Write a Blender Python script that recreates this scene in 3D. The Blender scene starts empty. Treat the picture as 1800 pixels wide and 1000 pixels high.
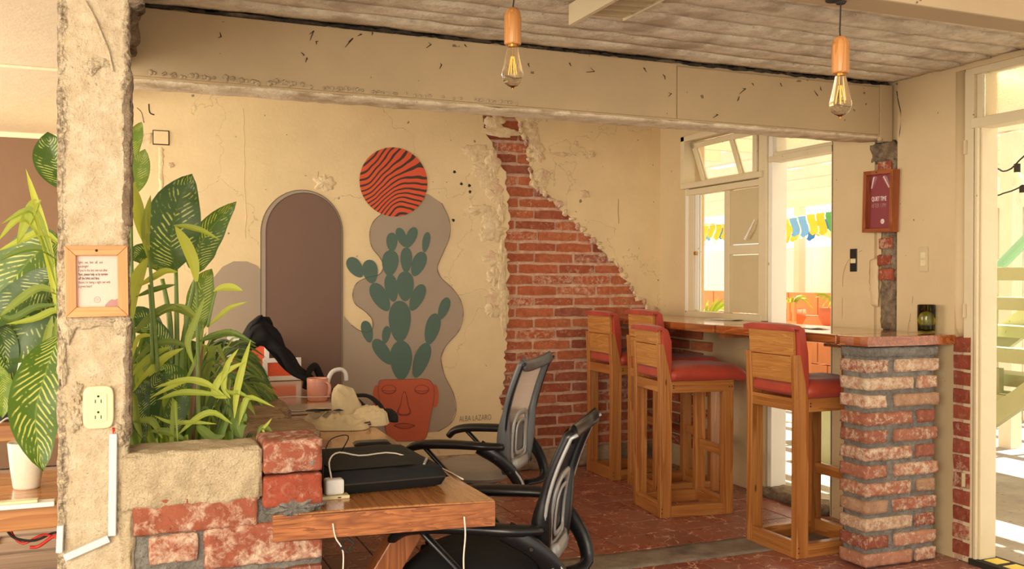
import bpy, bmesh, math, random
from mathutils import Vector, Matrix, noise, Euler
PI = math.pi
C = bpy.context.scene.collection
scn = bpy.context.scene

# ------------------------------------------------------------------ camera
H = 1.42
YAW, PIT, ROLL, FPX = .3934, .0051, .003, 1660.0
cy_, sy_ = math.cos(YAW), math.sin(YAW)
FW = Vector((sy_*math.cos(PIT), cy_*math.cos(PIT), -math.sin(PIT)))
RT0 = Vector((cy_, -sy_, 0)); UP0 = RT0.cross(FW)
RT = RT0*math.cos(ROLL)+UP0*math.sin(ROLL); UP = UP0*math.cos(ROLL)-RT0*math.sin(ROLL)
cd = bpy.data.cameras.new('camera'); cam = bpy.data.objects.new('camera', cd); C.objects.link(cam)
cd.sensor_width = 36; cd.lens = FPX/1800*36; cd.clip_start = .05; cd.clip_end = 200
m3 = Matrix((RT, UP, -FW)).transposed()
cam.matrix_world = Matrix.Translation((0, 0, H)) @ m3.to_4x4()
scn.camera = cam

# ------------------------------------------------------------------ world, sun, exposure
w = bpy.data.worlds.new('world'); scn.world = w; w.use_nodes = True
bg = w.node_tree.nodes['Background']; bg.inputs[0].default_value = (1.0, .92, .80, 1); bg.inputs[1].default_value = 0.85
def lamp(name, kind, loc, aim, energy, col, size=None, size_y=None, angle=None):
    d = bpy.data.lights.new(name, kind); d.energy = energy; d.color = col
    if kind == 'AREA':
        d.shape = 'RECTANGLE'; d.size = size; d.size_y = size_y or size
    if angle: d.angle = angle
    o = bpy.data.objects.new(name, d); C.objects.link(o); o.location = loc
    o.rotation_euler = (Vector(aim)-Vector(loc)).to_track_quat('-Z', 'Y').to_euler()
    return o
lamp('sun', 'SUN', (12, 6, 14), (6.5, 5.5, 0), 9.5, (1, .96, .88), angle=.01)
lamp('window_light_behind', 'AREA', (-2.2, -1.2, 1.9), (1.2, 5, 1.0), 150, (1, .88, .69), 3.0, 2.0)
lamp('window_light_left', 'AREA', (-2.9, 5.3, 1.45), (1.5, 6.2, 1.3), 72, (1, .88, .69), 2.4, 1.7)
vs = scn.view_settings; vs.view_transform = 'Standard'; vs.look = 'None'; vs.gamma = 1; vs.exposure = 0.78
try: vs.use_curve_mapping = False
except Exception: pass

# ------------------------------------------------------------------ helpers
def S(r, g, b):
    f = lambda c: ((c/255+.055)/1.055)**2.4 if c > 10 else c/255/12.92
    return (f(r), f(g), f(b), 1)
def ray(x, y): return FW + RT*((x-900)/FPX) - UP*((y-500)/FPX)
def at(x, y, X=None, Y=None, Z=None):
    """world point where the sight line of a photo pixel meets a known plane"""
    d = ray(x, y); c = Vector((0, 0, H))
    if X is not None: return c + d*(X/d.x)
    if Y is not None: return c + d*(Y/d.y)
    return c + d*((Z-H)/d.z)

class MT:
    def __init__(s, name):
        s.m = bpy.data.materials.new(name); s.m.use_nodes = True
        s.t = s.m.node_tree; s.b = s.t.nodes['Principled BSDF']; s.out = s.t.nodes['Material Output']
        s.tc = s.t.nodes.new('ShaderNodeTexCoord'); s.oi = s.t.nodes.new('ShaderNodeObjectInfo')
        s.vec = s.tc.outputs['Object']
    def n(s, ty, ins=None, **kw):
        nd = s.t.nodes.new(ty)
        for k, v in kw.items(): setattr(nd, k, v)
        for k, v in (ins or {}).items():
            if isinstance(v, bpy.types.NodeSocket): s.t.links.new(v, nd.inputs[k])
            else: nd.inputs[k].default_value = v
        return nd
    def L(s, a, b): s.t.links.new(a, b)
    def randvec(s, amt=37.0):
        mm = s.n('ShaderNodeMath', {0: s.oi.outputs['Random'], 1: amt}, operation='MULTIPLY')
        va = s.n('ShaderNodeVectorMath', {0: s.tc.outputs['Object'], 1: mm.outputs[0]}, operation='ADD')
        s.vec = va.outputs[0]; return s.vec
    def map(s, sc=(1, 1, 1), vec=None, rot=(0, 0, 0)):
        return s.n('ShaderNodeMapping', {0: vec or s.vec, 'Scale': sc, 'Rotation': rot}).outputs[0]
    def noise(s, scale=5, detail=4, rough=.6, vec=None, dist=0):
        return s.n('ShaderNodeTexNoise', {'Vector': vec or s.vec, 'Scale': scale, 'Detail': detail, 'Roughness': rough, 'Distortion': dist}).outputs[0]
    def ramp(s, f, stops, interp='LINEAR'):
        r = s.n('ShaderNodeValToRGB', {0: f}); cr = r.color_ramp; cr.interpolation = interp
        while len(cr.elements) < len(stops): cr.elements.new(.5)
        for e, (p, c) in zip(cr.elements, stops):
            e.position = p; e.color = c if hasattr(c, '__len__') else (c, c, c, 1)
        return r.outputs[0]
    def mix(s, f, a, b, mode='MIX'):
        nd = s.t.nodes.new('ShaderNodeMix'); nd.data_type = 'RGBA'; nd.blend_type = mode
        for i, v in ((0, f), (6, a), (7, b)):
            if isinstance(v, bpy.types.NodeSocket): s.L(v, nd.inputs[i])
            else: nd.inputs[i].default_value = v
        return nd.outputs[2]
    def math(s, op, a, b=0.0, clamp=False):
        return s.n('ShaderNodeMath', {0: a, 1: b}, operation=op, use_clamp=clamp).outputs[0]
    def bump(s, h, st=.3, dist=.01, prev=None):
        ins = {'Height': h, 'Strength': st, 'Distance': dist}
        if prev: ins['Normal'] = prev
        return s.n('ShaderNodeBump', ins).outputs[0]
    def set(s, col=None, rough=None, normal=None, **kw):
        for k, v in (('Base Color', col), ('Roughness', rough), ('Normal', normal)):
            if v is None: continue
            if isinstance(v, bpy.types.NodeSocket): s.L(v, s.b.inputs[k])
            else: s.b.inputs[k].default_value = v
        for k, v in kw.items():
            k = k.replace('_', ' ')
            if isinstance(v, bpy.types.NodeSocket): s.L(v, s.b.inputs[k])
            else: s.b.inputs[k].default_value = v
        return s.m
def dk(c, k): return (c[0]*k, c[1]*k, c[2]*k, 1)

def M_paint(name, col, var=.10, bump=.25, rough=.65, sc=3, specks=True, cracks=False):
    m = MT(name)
    a = m.noise(sc, 6, .65); f = m.noise(90, 3, .6); g = m.noise(14, 5, .6)
    c = m.mix(m.ramp(a, [(.3, 0), (.7, 1)]), dk(col, 1-var), dk(col, 1+var*.3))
    if specks:
        v = m.noise(22, 2, .5)
        c = m.mix(m.ramp(v, [(.735, 0), (.75, 1)]), c, dk(col, .35))
    if cracks:
        vo = m.n('ShaderNodeTexVoronoi', {'Vector': m.n('ShaderNodeVectorMath', {0: m.vec, 1: m.mix(1.0, (0, 0, 0, 1), m.n('ShaderNodeTexNoise', {'Vector': m.vec, 'Scale': 3.0, 'Detail': 5.0}).outputs[1])}, operation='ADD').outputs[0], 'Scale': .8}, feature='DISTANCE_TO_EDGE').outputs[0]
        c = m.mix(m.ramp(vo, [(0, .55), (.004, 0)]), c, dk(col, .4))
    nb = m.bump(g, bump*.8, .006); nb = m.bump(f, bump, .0015, nb)
    return m.set(c, rough, nb)
def M_plain(name, col, rough=.5, metal=0, **kw):
    m = MT(name); f = m.noise(60, 2)
    c = m.mix(m.ramp(f, [(.3, 0), (.7, 1)]), dk(col, .93), col)
    return m.set(c, rough, None, Metallic=metal, **kw)
def M_rough(name, c1, c2, c3, sc=12, bump=.7, dist=.02):
    m = MT(name)
    a = m.noise(sc, 8, .7); b = m.noise(sc*5, 4, .7); c = m.noise(sc*.35, 5, .6)
    col = m.mix(m.ramp(a, [(.35, 0), (.62, 1)]), c1, c2)
    col = m.mix(m.ramp(c, [(.52, 0), (.64, 1)]), col, c3)
    vo = m.n('ShaderNodeTexVoronoi', {'Vector': m.vec, 'Scale': sc*4.0}).outputs[0]
    col = m.mix(m.ramp(b, [(.30, .75), (.40, 0)]), col, dk(c1, .45))
    nb = m.bump(a, bump, dist); nb = m.bump(b, bump, dist*.6, nb); nb = m.bump(vo, bump*.45, dist*.35, nb)
    return m.set(col, .9, nb)
def M_brick(name, reds, white, wamt=.5, sc=1.0, unit=False, rv=.20):
    m = MT(name)
    if unit: m.vec = m.map((.3, .1, .068))
    mm = m.math('MULTIPLY', m.oi.outputs['Random'], 37.0)
    m.vec = m.n('ShaderNodeVectorMath', {0: m.vec, 1: mm}, operation='ADD').outputs[0]
    r = m.oi.outputs['Random']
    base = m.ramp(r, [(i/(len(reds)-1), c) for i, c in enumerate(reds)])
    a = m.noise(16*sc, 7, .7); b = m.noise(110*sc, 5, .7); c = m.noise(34*sc, 8, .72, None, .4)
    base = m.mix(m.ramp(a, [(.35, 0), (.65, .75)]), base, m.mix(1.0, base, (.62, .50, .44, 1), 'MULTIPLY'))
    base = m.mix(m.ramp(c, [(.50, 0), (.70, .5)]), base, m.mix(.5, base, white))
    rb = m.math('MULTIPLY', m.math('SUBTRACT', m.math('FRACT', m.math('MULTIPLY', r, 7.3)), .5), rv)
    cc = m.math('ADD', m.math('ADD', m.math('MULTIPLY', c, .65), m.math('MULTIPLY', a, .35)), rb)
    wf = m.math('MULTIPLY', m.ramp(cc, [(.64-wamt*.26, 0), (.74-wamt*.16, .92)]), m.ramp(b, [(.32, .35), (.5, 1)]))
    base = m.mix(wf, base, white)
    base = m.mix(m.ramp(b, [(.3, .75), (.40, 0)]), base, dk(reds[0], .35))
    nb = m.bump(c, .7, .010); nb = m.bump(b, .6, .003, nb)
    return m.set(base, .92, nb)
def M_wood(name, c1, c2, axis='x', sc=1.0, rough=.35, knots=True, ring=1.0, coat=0.0, bump=.08):
    m = MT(name); m.randvec(11)
    s = {'x': (.35, 6, 6), 'y': (6, .35, 6), 'z': (6, 6, .35)}[axis]
    v = m.map(tuple(k*sc for k in s))
    a = m.noise(1.1*ring, 4, .55, v, .6)
    wv = m.math('FRACT', m.math('MULTIPLY', a, 11.0))
    g = m.ramp(wv, [(0, 0), (.75, .75), (.93, 1), (1, 0)])
    s2 = {'x': (1.2, 60, 60), 'y': (60, 1.2, 60), 'z': (60, 60, 1.2)}[axis]
    f = m.noise(3, 3, .6, m.map(s2))
    c = m.mix(g, c1, c2)
    c = m.mix(m.ramp(f, [(.35, .45), (.6, 0)]), c, dk(c2, .7))
    l = m.noise(1.5, 3, .6)
    c = m.mix(m.ramp(l, [(.35, .35), (.65, 0)]), c, dk(c2, .85))
    if knots:
        k = m.n('ShaderNodeTexVoronoi', {'Vector': m.map({'x': (3, 9, 9), 'y': (9, 3, 9), 'z': (9, 9, 3)}[axis]), 'Scale': .9}).outputs[0]
        c = m.mix(m.ramp(k, [(.04, .8), (.075, 0)]), c, dk(c2, .22))
    return m.set(c, rough, m.bump(f, bump, .002), Coat_Weight=coat, Coat_Roughness=.12)
def M_glass(name, tint=(1, 1, 1, 1), rough=0.0, ior=1.45, bumpsc=None):
    m = MT(name)
    n = None
    if bumpsc: n = m.bump(m.noise(bumpsc, 2), .8, .003)
    return m.set(tint, rough, n, Transmission_Weight=1.0, IOR=ior)
def M_fabric(name, col, sc=1.0, rough=.85):
    m = MT(name)
    a = m.noise(5*sc, 5, .6); f = m.noise(160*sc, 2)
    c = m.mix(m.ramp(a, [(.3, 0), (.7, 1)]), dk(col, .72), dk(col, 1.08))
    nb = m.bump(a, .35, .02); nb = m.bump(f, .3, .001, nb)
    return m.set(c, rough, nb, Sheen_Weight=.15)

cream = S(238, 211, 160)
m_wall = M_paint('cream_wall_paint', S(236, 212, 165), .10, .35, .6, cracks=True)
m_side = M_paint('side_wall_paint', S(214, 190, 148), .08, .3, .6)
m_beam = M_paint('beam_paint', S(192, 168, 130), .10, .3, .7)
m_brown = M_paint('brown_paint', S(124, 94, 70), .08, .2, .6, specks=False)
m_ceil = M_rough('board_marked_concrete', S(206, 190, 162), S(240, 228, 204), S(186, 168, 142), 9, .8, .02)
m_ceil2 = M_paint('left_ceiling_plaster', S(240, 226, 196), .06, .7, .8, specks=False)
m_dark = M_plain('dark_crack', S(48, 40, 34), .95)
m_col = M_rough('rough_plaster', S(222, 198, 160), S(242, 222, 188), S(206, 178, 142), 22, 1.0, .016)
m_colside = M_rough('broken_concrete_edge', S(112, 92, 70), S(178, 156, 128), S(140, 116, 90), 20, 1, .02)
m_cap = M_rough('concrete_cap', S(222, 198, 158), S(240, 218, 178), S(212, 188, 150), 34, 1.0, .014)
m_mortar = M_rough('grey_mortar', S(118, 112, 104), S(164, 158, 148), S(138, 130, 120), 20, 1.0, .02)
m_mortarw = M_rough('pale_wall_mortar', S(206, 156, 128), S(238, 206, 178), S(222, 180, 150), 20, .8, .012)
m_brick = M_brick('wall_brick', [S(160, 84, 58), S(196, 106, 66), S(206, 122, 80), S(182, 94, 62), S(168, 100, 78)], S(232, 188, 158), .34, unit=True)
RW = [S(160, 96, 76), S(184, 120, 94), S(154, 84, 64), S(196, 140, 112), S(186, 148, 118)]
m_brickw = M_brick('whitewashed_brick', RW, S(228, 206, 178), .52)
m_brickh = M_brick('planter_brick', [S(150, 80, 60), S(172, 98, 72), S(160, 88, 62), S(176, 112, 86)], S(232, 210, 182), .74, .7, rv=.06)
m_brickwu = M_brick('whitewashed_brick_small', RW, S(228, 206, 178), .5, unit=True)
m_brickr = M_brick('deep_red_brick', [S(164, 74, 52), S(178, 88, 60)], S(222, 190, 160), .18)
m_brickru = M_brick('deep_red_brick_small', [S(160, 76, 54), S(182, 96, 70)], S(222, 190, 160), .30, unit=True)
m_tile = MT('red_veined_tile')
def _tile():
    m = m_tile; m.randvec()
    r = m.oi.outputs['Random']
    base = m.ramp(r, [(0, S(148, 84, 70)), (.5, S(160, 92, 76)), (1, S(138, 78, 66))])
    dv = m.n('ShaderNodeTexNoise', {'Vector': m.vec, 'Scale': 9.0, 'Detail': 3.0}).outputs[1]
    vv = m.n('ShaderNodeVectorMath', {0: m.vec, 1: m.mix(.12, (0, 0, 0, 1), dv)}, operation='ADD').outputs[0]
    vo = m.n('ShaderNodeTexVoronoi', {'Vector': vv, 'Scale': 13.0}, feature='DISTANCE_TO_EDGE').outputs[0]
    gate = m.ramp(m.noise(11, 2), [(.50, 0), (.56, 1)])
    c = m.mix(m.math('MULTIPLY', m.ramp(vo, [(.02, 1), (.05, 0)]), gate), base, S(226, 176, 152))
    dirt = m.noise(2.2, 6, .7)
    c = m.mix(m.ramp(dirt, [(.42, 0), (.72, .6)]), c, S(160, 130, 112))
    return m.set(c, m.ramp(dirt, [(.3, .16), (.7, .5)]), m.bump(dirt, .05, .01))
m_tile = _tile()
m_grout = M_plain('dark_grout', S(88, 52, 44), .9)
m_strip = M_rough('grey_cement_strip', S(120, 106, 94), S(150, 136, 120), S(104, 90, 80), 10, .4, .006)
m_plank = M_wood('pale_floor_plank', S(198, 176, 158), S(170, 146, 128), 'x', .7, .55, False)
m_ground = M_rough('patio_concrete', S(150, 142, 132), S(176, 168, 156), S(160, 148, 134), 3, .3, .01)
m_frame = M_paint('cream_window_paint', S(224, 208, 172), .08, .25, .45)
m_frame2 = M_paint('white_jamb_paint', S(240, 234, 220), .06, .2, .45)
m_panelp = M_paint('cream_panel_paint', S(208, 190, 150), .06, .15, .5, specks=False)
m_glass = M_glass('window_glass', ior=1.05)
m_frost = M_glass('textured_glass', S(250, 246, 235), .25, 1.2, 60)
m_tabletop = M_wood('varnished_table_wood', S(210, 148, 90), S(166, 104, 56), 'y', 1.0, .22, False, 1.0, .5)
m_tablex = M_wood('varnished_wood_x', S(214, 152, 90), S(170, 108, 56), 'x', 1.0, .25, False, 1.0, .4)
m_endgrain = M_wood('end_grain', S(196, 124, 72), S(134, 76, 42), 'x', 2.2, .35, False, 1.3)
m_leg = M_wood('trestle_wood', S(172, 106, 60), S(130, 72, 38), 'z', 1.0, .35, False)
m_stool = M_wood('varnished_pine_post', S(206, 142, 78), S(164, 98, 44), 'z', .8, .32, True, .8, .3)
m_stoolx = M_wood('varnished_pine_rail_x', S(206, 142, 78), S(164, 98, 44), 'x', .8, .32, False, .8, .3)
m_stooly = M_wood('varnished_pine_rail_y', S(206, 142, 78), S(164, 98, 44), 'y', .8, .32, False, .8, .3)
m_stoolb = M_wood('varnished_pine_back', S(214, 154, 84), S(180, 116, 56), 'y', 1.4, .35, True, 1.2, .2)
m_red = M_fabric('red_vinyl_cushion', S(182, 66, 44), .8, .5)
m_bar = M_wood('bar_top_wood', S(196, 120, 62), S(142, 72, 34), 'y', .8, .14, False, 1.0, .7)
m_black = M_plain('black_plastic', S(22, 22, 24), .32)
m_blackf = M_fabric('black_fabric', S(13, 13, 16)); m_blackf.node_tree.nodes['Principled BSDF'].inputs['Sheen Weight'].default_value = 0
m_grey = M_plain('grey_plastic', S(96, 98, 100), .35)
m_silver = M_plain('silver_plastic', S(176, 176, 174), .3, .3)
m_greyseat = M_fabric('worn_grey_seat', S(150, 138, 124), .8, .4)
m_chrome = M_plain('chrome', S(190, 190, 190), .15, 1)
def M_mesh(name, col, sc, a0):
    m = MT(name)
    x = m.n('ShaderNodeSeparateXYZ', {0: m.vec})
    fy = m.math('SINE', m.math('MULTIPLY', x.outputs[1], sc)); fz = m.math('SINE', m.math('MULTIPLY', x.outputs[2], sc))
    g = m.math('MULTIPLY', fy, fz)
    al = m.ramp(g, [(0, 1), (a0, 1), (a0+.05, .25)])
    m.set(col, .7, None); m.L(al, m.b.inputs['Alpha']); return m.m
m_meshw = M_mesh('pale_mesh', S(226, 208, 190), 900, .8)
m_meshb = M_mesh('black_mesh', S(24, 24, 30), 900, .45)
m_white = M_plain('white_plastic', S(240, 238, 232), .35)
m_cupw = M_plain('white_ceramic', S(238, 226, 206), .12)
m_pink = M_plain('pink_ceramic', S(226, 158, 136), .3)
m_ivory = M_plain('ivory_plastic', S(232, 216, 170), .3)
m_trunk = M_plain('trunking_plastic', S(214, 216, 216), .35)
m_frw = M_wood('oak_frame_x', S(224, 164, 102), S(196, 130, 72), 'x', 1.2, .35, False)
m_frwz = M_wood('oak_frame_z', S(224, 164, 102), S(196, 130, 72), 'z', 1.2, .35, False)
m_frd = M_wood('dark_frame_y', S(176, 96, 46), S(138, 66, 30), 'y', 1.2, .35, False)
m_frdz = M_wood('dark_frame_z', S(176, 96, 46), S(138, 66, 30), 'z', 1.2, .35, False)
m_paper = M_plain('pink_paper', S(226, 192, 178), .6)
m_mauve = M_plain('mauve_print', S(176, 132, 130), .6)
m_ink = M_plain('dark_ink', S(70, 52, 58), .6)
m_maroon = M_plain('maroon_print', S(140, 58, 66), .5)
m_wink = M_plain('pale_ink', S(240, 220, 214), .6)
m_orange = M_plain('orange_print', S(232, 96, 56), .6)
m_tote = M_fabric('beige_canvas', S(214, 192, 150), .8, .9)
m_holder = M_wood('lamp_holder_wood', S(216, 156, 92), S(190, 124, 66), 'z', 2.0, .35, False)
m_bulb = M_glass('bulb_glass', S(255, 244, 222), 0, 1.25)
m_fil = MT('filament'); m_fil = m_fil.set(S(240, 170, 70), .4, None, Emission_Color=S(255, 180, 90), Emission_Strength=.6)
m_brass = M_plain('brass', S(190, 140, 70), .3, 1)
m_cable = M_plain('white_cable', S(232, 222, 206), .4)
m_redc = M_plain('red_cable', S(200, 50, 40), .4)
m_green_glass = M_glass('green_bottle_glass', S(206, 212, 118), .02, 1.45)
m_soil = M_rough('dark_soil', S(46, 36, 26), S(70, 54, 38), S(40, 30, 22), 20)
m_stake = M_wood('weathered_stake', S(150, 116, 86), S(110, 80, 56), 'z', 1, .8, False)
m_ledge = M_wood('weathered_ledge', S(178, 146, 108), S(110, 80, 54), 'x', 2.0, .85, False, 1.4, 0, .6)
m_pgrey = M_paint('mural_grey', S(172, 154, 134), .05, .2, .6, specks=False)
m_pbrown = M_paint('mural_brown', S(122, 94, 80), .05, .2, .6, specks=False)
m_pgreen = M_paint('mural_green', S(86, 112, 100), .06, .2, .6, specks=False)
m_pclay = M_paint('mural_terracotta', S(204, 98, 62), .14, .25, .6, specks=False)
m_pclayd = M_paint('mural_dark_terracotta', S(150, 62, 42), .1, .2, .6, specks=False)
m_pline = M_plain('mural_line', S(84, 70, 60), .7)
m_stair = M_paint('green_stair_paint', S(190, 190, 140), .1, .3, .5)
m_pipe = M_plain('green_pipe', S(150, 200, 160), .4)
m_perg = M_paint('pergola_paint', S(238, 222, 190), .06, .1, .5, specks=False)
m_outw = M_paint('outdoor_white_wall', S(246, 242, 234), .04, .1, .8, specks=False)
m_outo = M_paint('outdoor_orange', S(230, 152, 92), .08, .2, .8, specks=False)
m_outg = M_rough('outdoor_stone', S(196, 188, 178), S(224, 214, 200), S(180, 172, 166), 3, .2, .01)
m_shirt = M_plain('laptop_aluminium', S(206, 198, 186), .3, .6)

m_poly = MT('translucent_roof_sheet'); _t = m_poly.n('ShaderNodeBsdfTranslucent', {0: S(250, 240, 220)})
_x = m_poly.n('ShaderNodeMixShader', {0: .7, 1: m_poly.set(S(244, 236, 220), .6), 2: _t.outputs[0]}) if False else None
m_poly.set(S(244, 236, 220), .6); _x = m_poly.n('ShaderNodeMixShader', {0: .55, 1: m_poly.b.outputs[0], 2: _t.outputs[0]}); m_poly.L(_x.outputs[0], m_poly.out.inputs[0]); m_poly = m_poly.m
def M_sun():
    m = MT('mural_sun_stripes')
    x = m.n('ShaderNodeSeparateXYZ', {0: m.vec})
    X, Z = x.outputs[0], x.outputs[2]
    def gauss(cx, cz, sx, sz, amp):
        a = m.math('POWER', m.math('DIVIDE', m.math('SUBTRACT', X, cx), sx), 2.0)
        b = m.math('POWER', m.math('DIVIDE', m.math('SUBTRACT', Z, cz), sz), 2.0)
        return m.math('MULTIPLY', m.math('EXPONENT', m.math('MULTIPLY', m.math('ADD', a, b), -1.0)), amp)
    f = m.math('ADD', Z, gauss(-.24, .05, .19, .4, .24))
    f = m.math('SUBTRACT', f, gauss(.03, -.2, .15, .17, .13))
    f = m.math('ADD', f, gauss(.2, .3, .15, .16, -.12))
    f = m.math('ADD', f, m.math('MULTIPLY', X, -.12))
    wob = m.math('MULTIPLY', m.math('SUBTRACT', m.noise(7, 1), .5), .05)
    f = m.math('ADD', f, wob)
    s = m.math('SINE', m.math('MULTIPLY', f, 2*PI/.050))
    thr = m.ramp(s, [(.0, 0), (.42, 0), (.47, 1)])
    return m.set(m.mix(thr, S(222, 92, 56), S(74, 52, 42)), .65)
m_sun = M_sun()

def M_leaf(name, dark, light, pale=None, veins=False, freq=15, amt=.5):
    m = MT(name); u = m.n('ShaderNodeSeparateXYZ', {0: m.tc.outputs['UV']})
    U, V = u.outputs[0], u.outputs[1]
    av = m.math('ABSOLUTE', m.math('SUBTRACT', V, .5))
    r = m.oi.outputs['Random']
    base = m.mix(r, dark, light)
    st = m.noise(40, 2, .5, m.map((.5, 14, 1), m.tc.outputs['UV']))
    base = m.mix(m.ramp(st, [(.4, .25), (.6, 0)]), base, dk(dark, .7))
    h = st
    if veins:
        nz = m.noise(9, 3, .6)
        ph = m.math('ADD', m.math('MULTIPLY', m.math('SUBTRACT', U, m.math('MULTIPLY', av, .42)), float(freq)), m.math('MULTIPLY', nz, 1.1))
        fr = m.math('FRACT', ph)
        band = m.ramp(fr, [(.28, 0), (.42, 1), (.58, 1), (.72, 0)])
        gate = m.ramp(m.noise(26, 3, .6), [(.62-amt*.3, 0), (.70-amt*.3, 1)])
        edge = m.ramp(av, [(.36, 1), (.46, 0)])
        f = m.math('MULTIPLY', m.math('MULTIPLY', band, gate), edge)
        base = m.mix(f, base, pale)
        h = fr
    base = m.mix(m.ramp(av, [(.0, .7), (.025, 0)]), base, light)
    nb = m.bump(h, .25, .004)
    b = m.set(base, .38, nb)
    tr = m.n('ShaderNodeBsdfTranslucent', {0: m.mix(1.0, base, (1.0, 1.0, .35, 1), 'MULTIPLY')})
    ms = m.n('ShaderNodeMixShader', {0: .3, 1: m.b.outputs[0], 2: tr.outputs[0]})
    m.L(ms.outputs[0], m.out.inputs[0]); return m.m
m_dieff = M_leaf('variegated_leaf', S(84, 116, 42), S(130, 158, 62), S(204, 210, 118), True, 19, .62)
m_dieffd = M_leaf('dark_variegated_leaf', S(56, 84, 34), S(84, 112, 44), S(190, 200, 116), True, 19, .52)
m_strap = M_leaf('strap_leaf', S(96, 122, 48), S(158, 172, 72))
m_strapb = M_leaf('bright_strap_leaf', S(150, 168, 56), S(206, 210, 84))
m_strapd = M_leaf('dark_strap_leaf', S(52, 82, 34), S(112, 138, 58))
m_stem = M_plain('green_stem', S(110, 134, 52), .45)

# ---- mesh builder
class MB:
    def __init__(s, org=(0, 0, 0), M=None):
        s.v = []; s.f = []; s.o = Vector(org); s.M = M; s.uv = None
    def add(s, vs, fs, M=None):
        k = len(s.v)
        for p in vs:
            p = Vector(p)
            if M is not None: p = M @ p
            s.v.append(p)
        s.f += [tuple(i+k for i in f) for f in fs]; return s
    def box(s, c, d, M=None, rot=None):
        x, y, z = d[0]/2, d[1]/2, d[2]/2
        vs = [Vector((a*x, b*y, e*z)) for a in (-1, 1) for b in (-1, 1) for e in (-1, 1)]
        if rot is not None:
            R = Euler(rot).to_matrix(); vs = [R @ p for p in vs]
        vs = [p+Vector(c) for p in vs]
        return s.add(vs, [(0, 1, 3, 2), (4, 6, 7, 5), (0, 4, 5, 1), (2, 3, 7, 6), (0, 2, 6, 4), (1, 5, 7, 3)], M)
    def bb(s, a, b):  # box from two corners
        return s.box([(a[i]+b[i])/2 for i in range(3)], [abs(b[i]-a[i]) for i in range(3)])
    def prism(s, poly, f, d):
        """poly: list of 3D points (planar); extruded by vector d"""
        n = len(poly); d = Vector(d)
        vs = [Vector(p) for p in poly]+[Vector(p)+d for p in poly]
        fs = [tuple(range(n)), tuple(range(2*n-1, n-1, -1))]+[(i, i+n, (i+1) % n+n, (i+1) % n) for i in range(n)]
        return s.add(vs, fs)
    def tube(s, pts, r, n=8, cap=True, sq=(1, 1), upv=(0, 0, 1)):
        pts = [Vector(p) for p in pts]; m = len(pts)
        rs = r if hasattr(r, '__len__') else [r]*m
        vs = []; u = None
        for i, p in enumerate(pts):
            t = (pts[min(i+1, m-1)]-pts[max(i-1, 0)]).normalized()
            if u is None:
                u = Vector(upv)
                if abs(u.dot(t)) > .95: u = Vector((1, 0, 0))
            u = (u-t*u.dot(t)).normalized(); w_ = t.cross(u)
            for k in range(n):
                a = 2*PI*k/n; vs.append(p+u*math.cos(a)*rs[i]*sq[0]+w_*math.sin(a)*rs[i]*sq[1])
        fs = [(i*n+k, i*n+(k+1) % n, (i+1)*n+(k+1) % n, (i+1)*n+k) for i in range(m-1) for k in range(n)]
        if cap: fs += [tuple(range(n-1, -1, -1)), tuple(range((m-1)*n, m*n))]
        return s.add(vs, fs)
    def lathe(s, prof, n=24, c=(0, 0, 0), M=None):
        vs = [Vector((c[0]+r*math.cos(2*PI*k/n), c[1]+r*math.sin(2*PI*k/n), c[2]+z)) for r, z in prof for k in range(n)]
        fs = [(i*n+k, i*n+(k+1) % n, (i+1)*n+(k+1) % n, (i+1)*n+k) for i in range(len(prof)-1) for k in range(n)]
        return s.add(vs, fs, M)
    def grid(s, fn, nu, nv):
        vs = [fn(i/nu, j/nv) for i in range(nu+1) for j in range(nv+1)]
        fs = [(i*(nv+1)+j, (i+1)*(nv+1)+j, (i+1)*(nv+1)+j+1, i*(nv+1)+j+1) for i in range(nu) for j in range(nv)]
        return s.add(vs, fs)
    def mesh(s, name):
        me = bpy.data.meshes.new(name); me.from_pydata([tuple(p-s.o) for p in s.v], [], s.f); me.update()
        bm = bmesh.new(); bm.from_mesh(me); bmesh.ops.recalc_face_normals(bm, faces=bm.faces[:]); bm.to_mesh(me); bm.free()
        return me
    def build(s, name, mat, parent=None, smooth=False, bevel=0, seg=2, sub=0, solid=0):
        me = s.mesh(name); me.materials.append(mat)
        if smooth: me.polygons.foreach_set('use_smooth', [True]*len(me.polygons))
        o = bpy.data.objects.new(name, me); C.objects.link(o)
        if parent is not None: o.parent = parent
        if solid: q = o.modifiers.new('s', 'SOLIDIFY'); q.thickness = solid; q.offset = 0
        if bevel:
            q = o.modifiers.new('b', 'BEVEL'); q.width = bevel; q.segments = seg; q.limit_method = 'ANGLE'; q.angle_limit = .6
        if sub:
            q = o.modifiers.new('u', 'SUBSURF'); q.levels = sub; q.render_levels = sub
        if parent is None: o.location = s.o
        return o
def tag(o, label=None, cat=None, group=None, kind=None):
    if label: o['label'] = label
    if cat: o['category'] = cat
    if group: o['group'] = group
    if kind: o['kind'] = kind
    return o
def empty(name, loc, label, cat, group=None, rz=0):
    o = bpy.data.objects.new(name, None); o.empty_display_size = .1; C.objects.link(o)
    o.location = loc; o.rotation_euler = (0, 0, rz); return tag(o, label, cat, group)
def struct(o): o['kind'] = 'structure'; return o
def catmull(pts, n):
    pts = [Vector(p) for p in pts]; P = [pts[0]*2-pts[1]]+pts+[pts[-1]*2-pts[-2]]; out = []
    segs = len(pts)-1
    for k in range(n+1):
        t = k/n*segs; i = min(int(t), segs-1); t -= i
        a, b, c, d = P[i:i+4]
        out.append(.5*((2*b)+(c-a)*t+(2*a-5*b+4*c-d)*t*t+(3*b-a-3*c+d)*t**3))
    return out
def nz(p, sc, amp): return noise.noise(Vector(p)*sc)*amp
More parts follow.
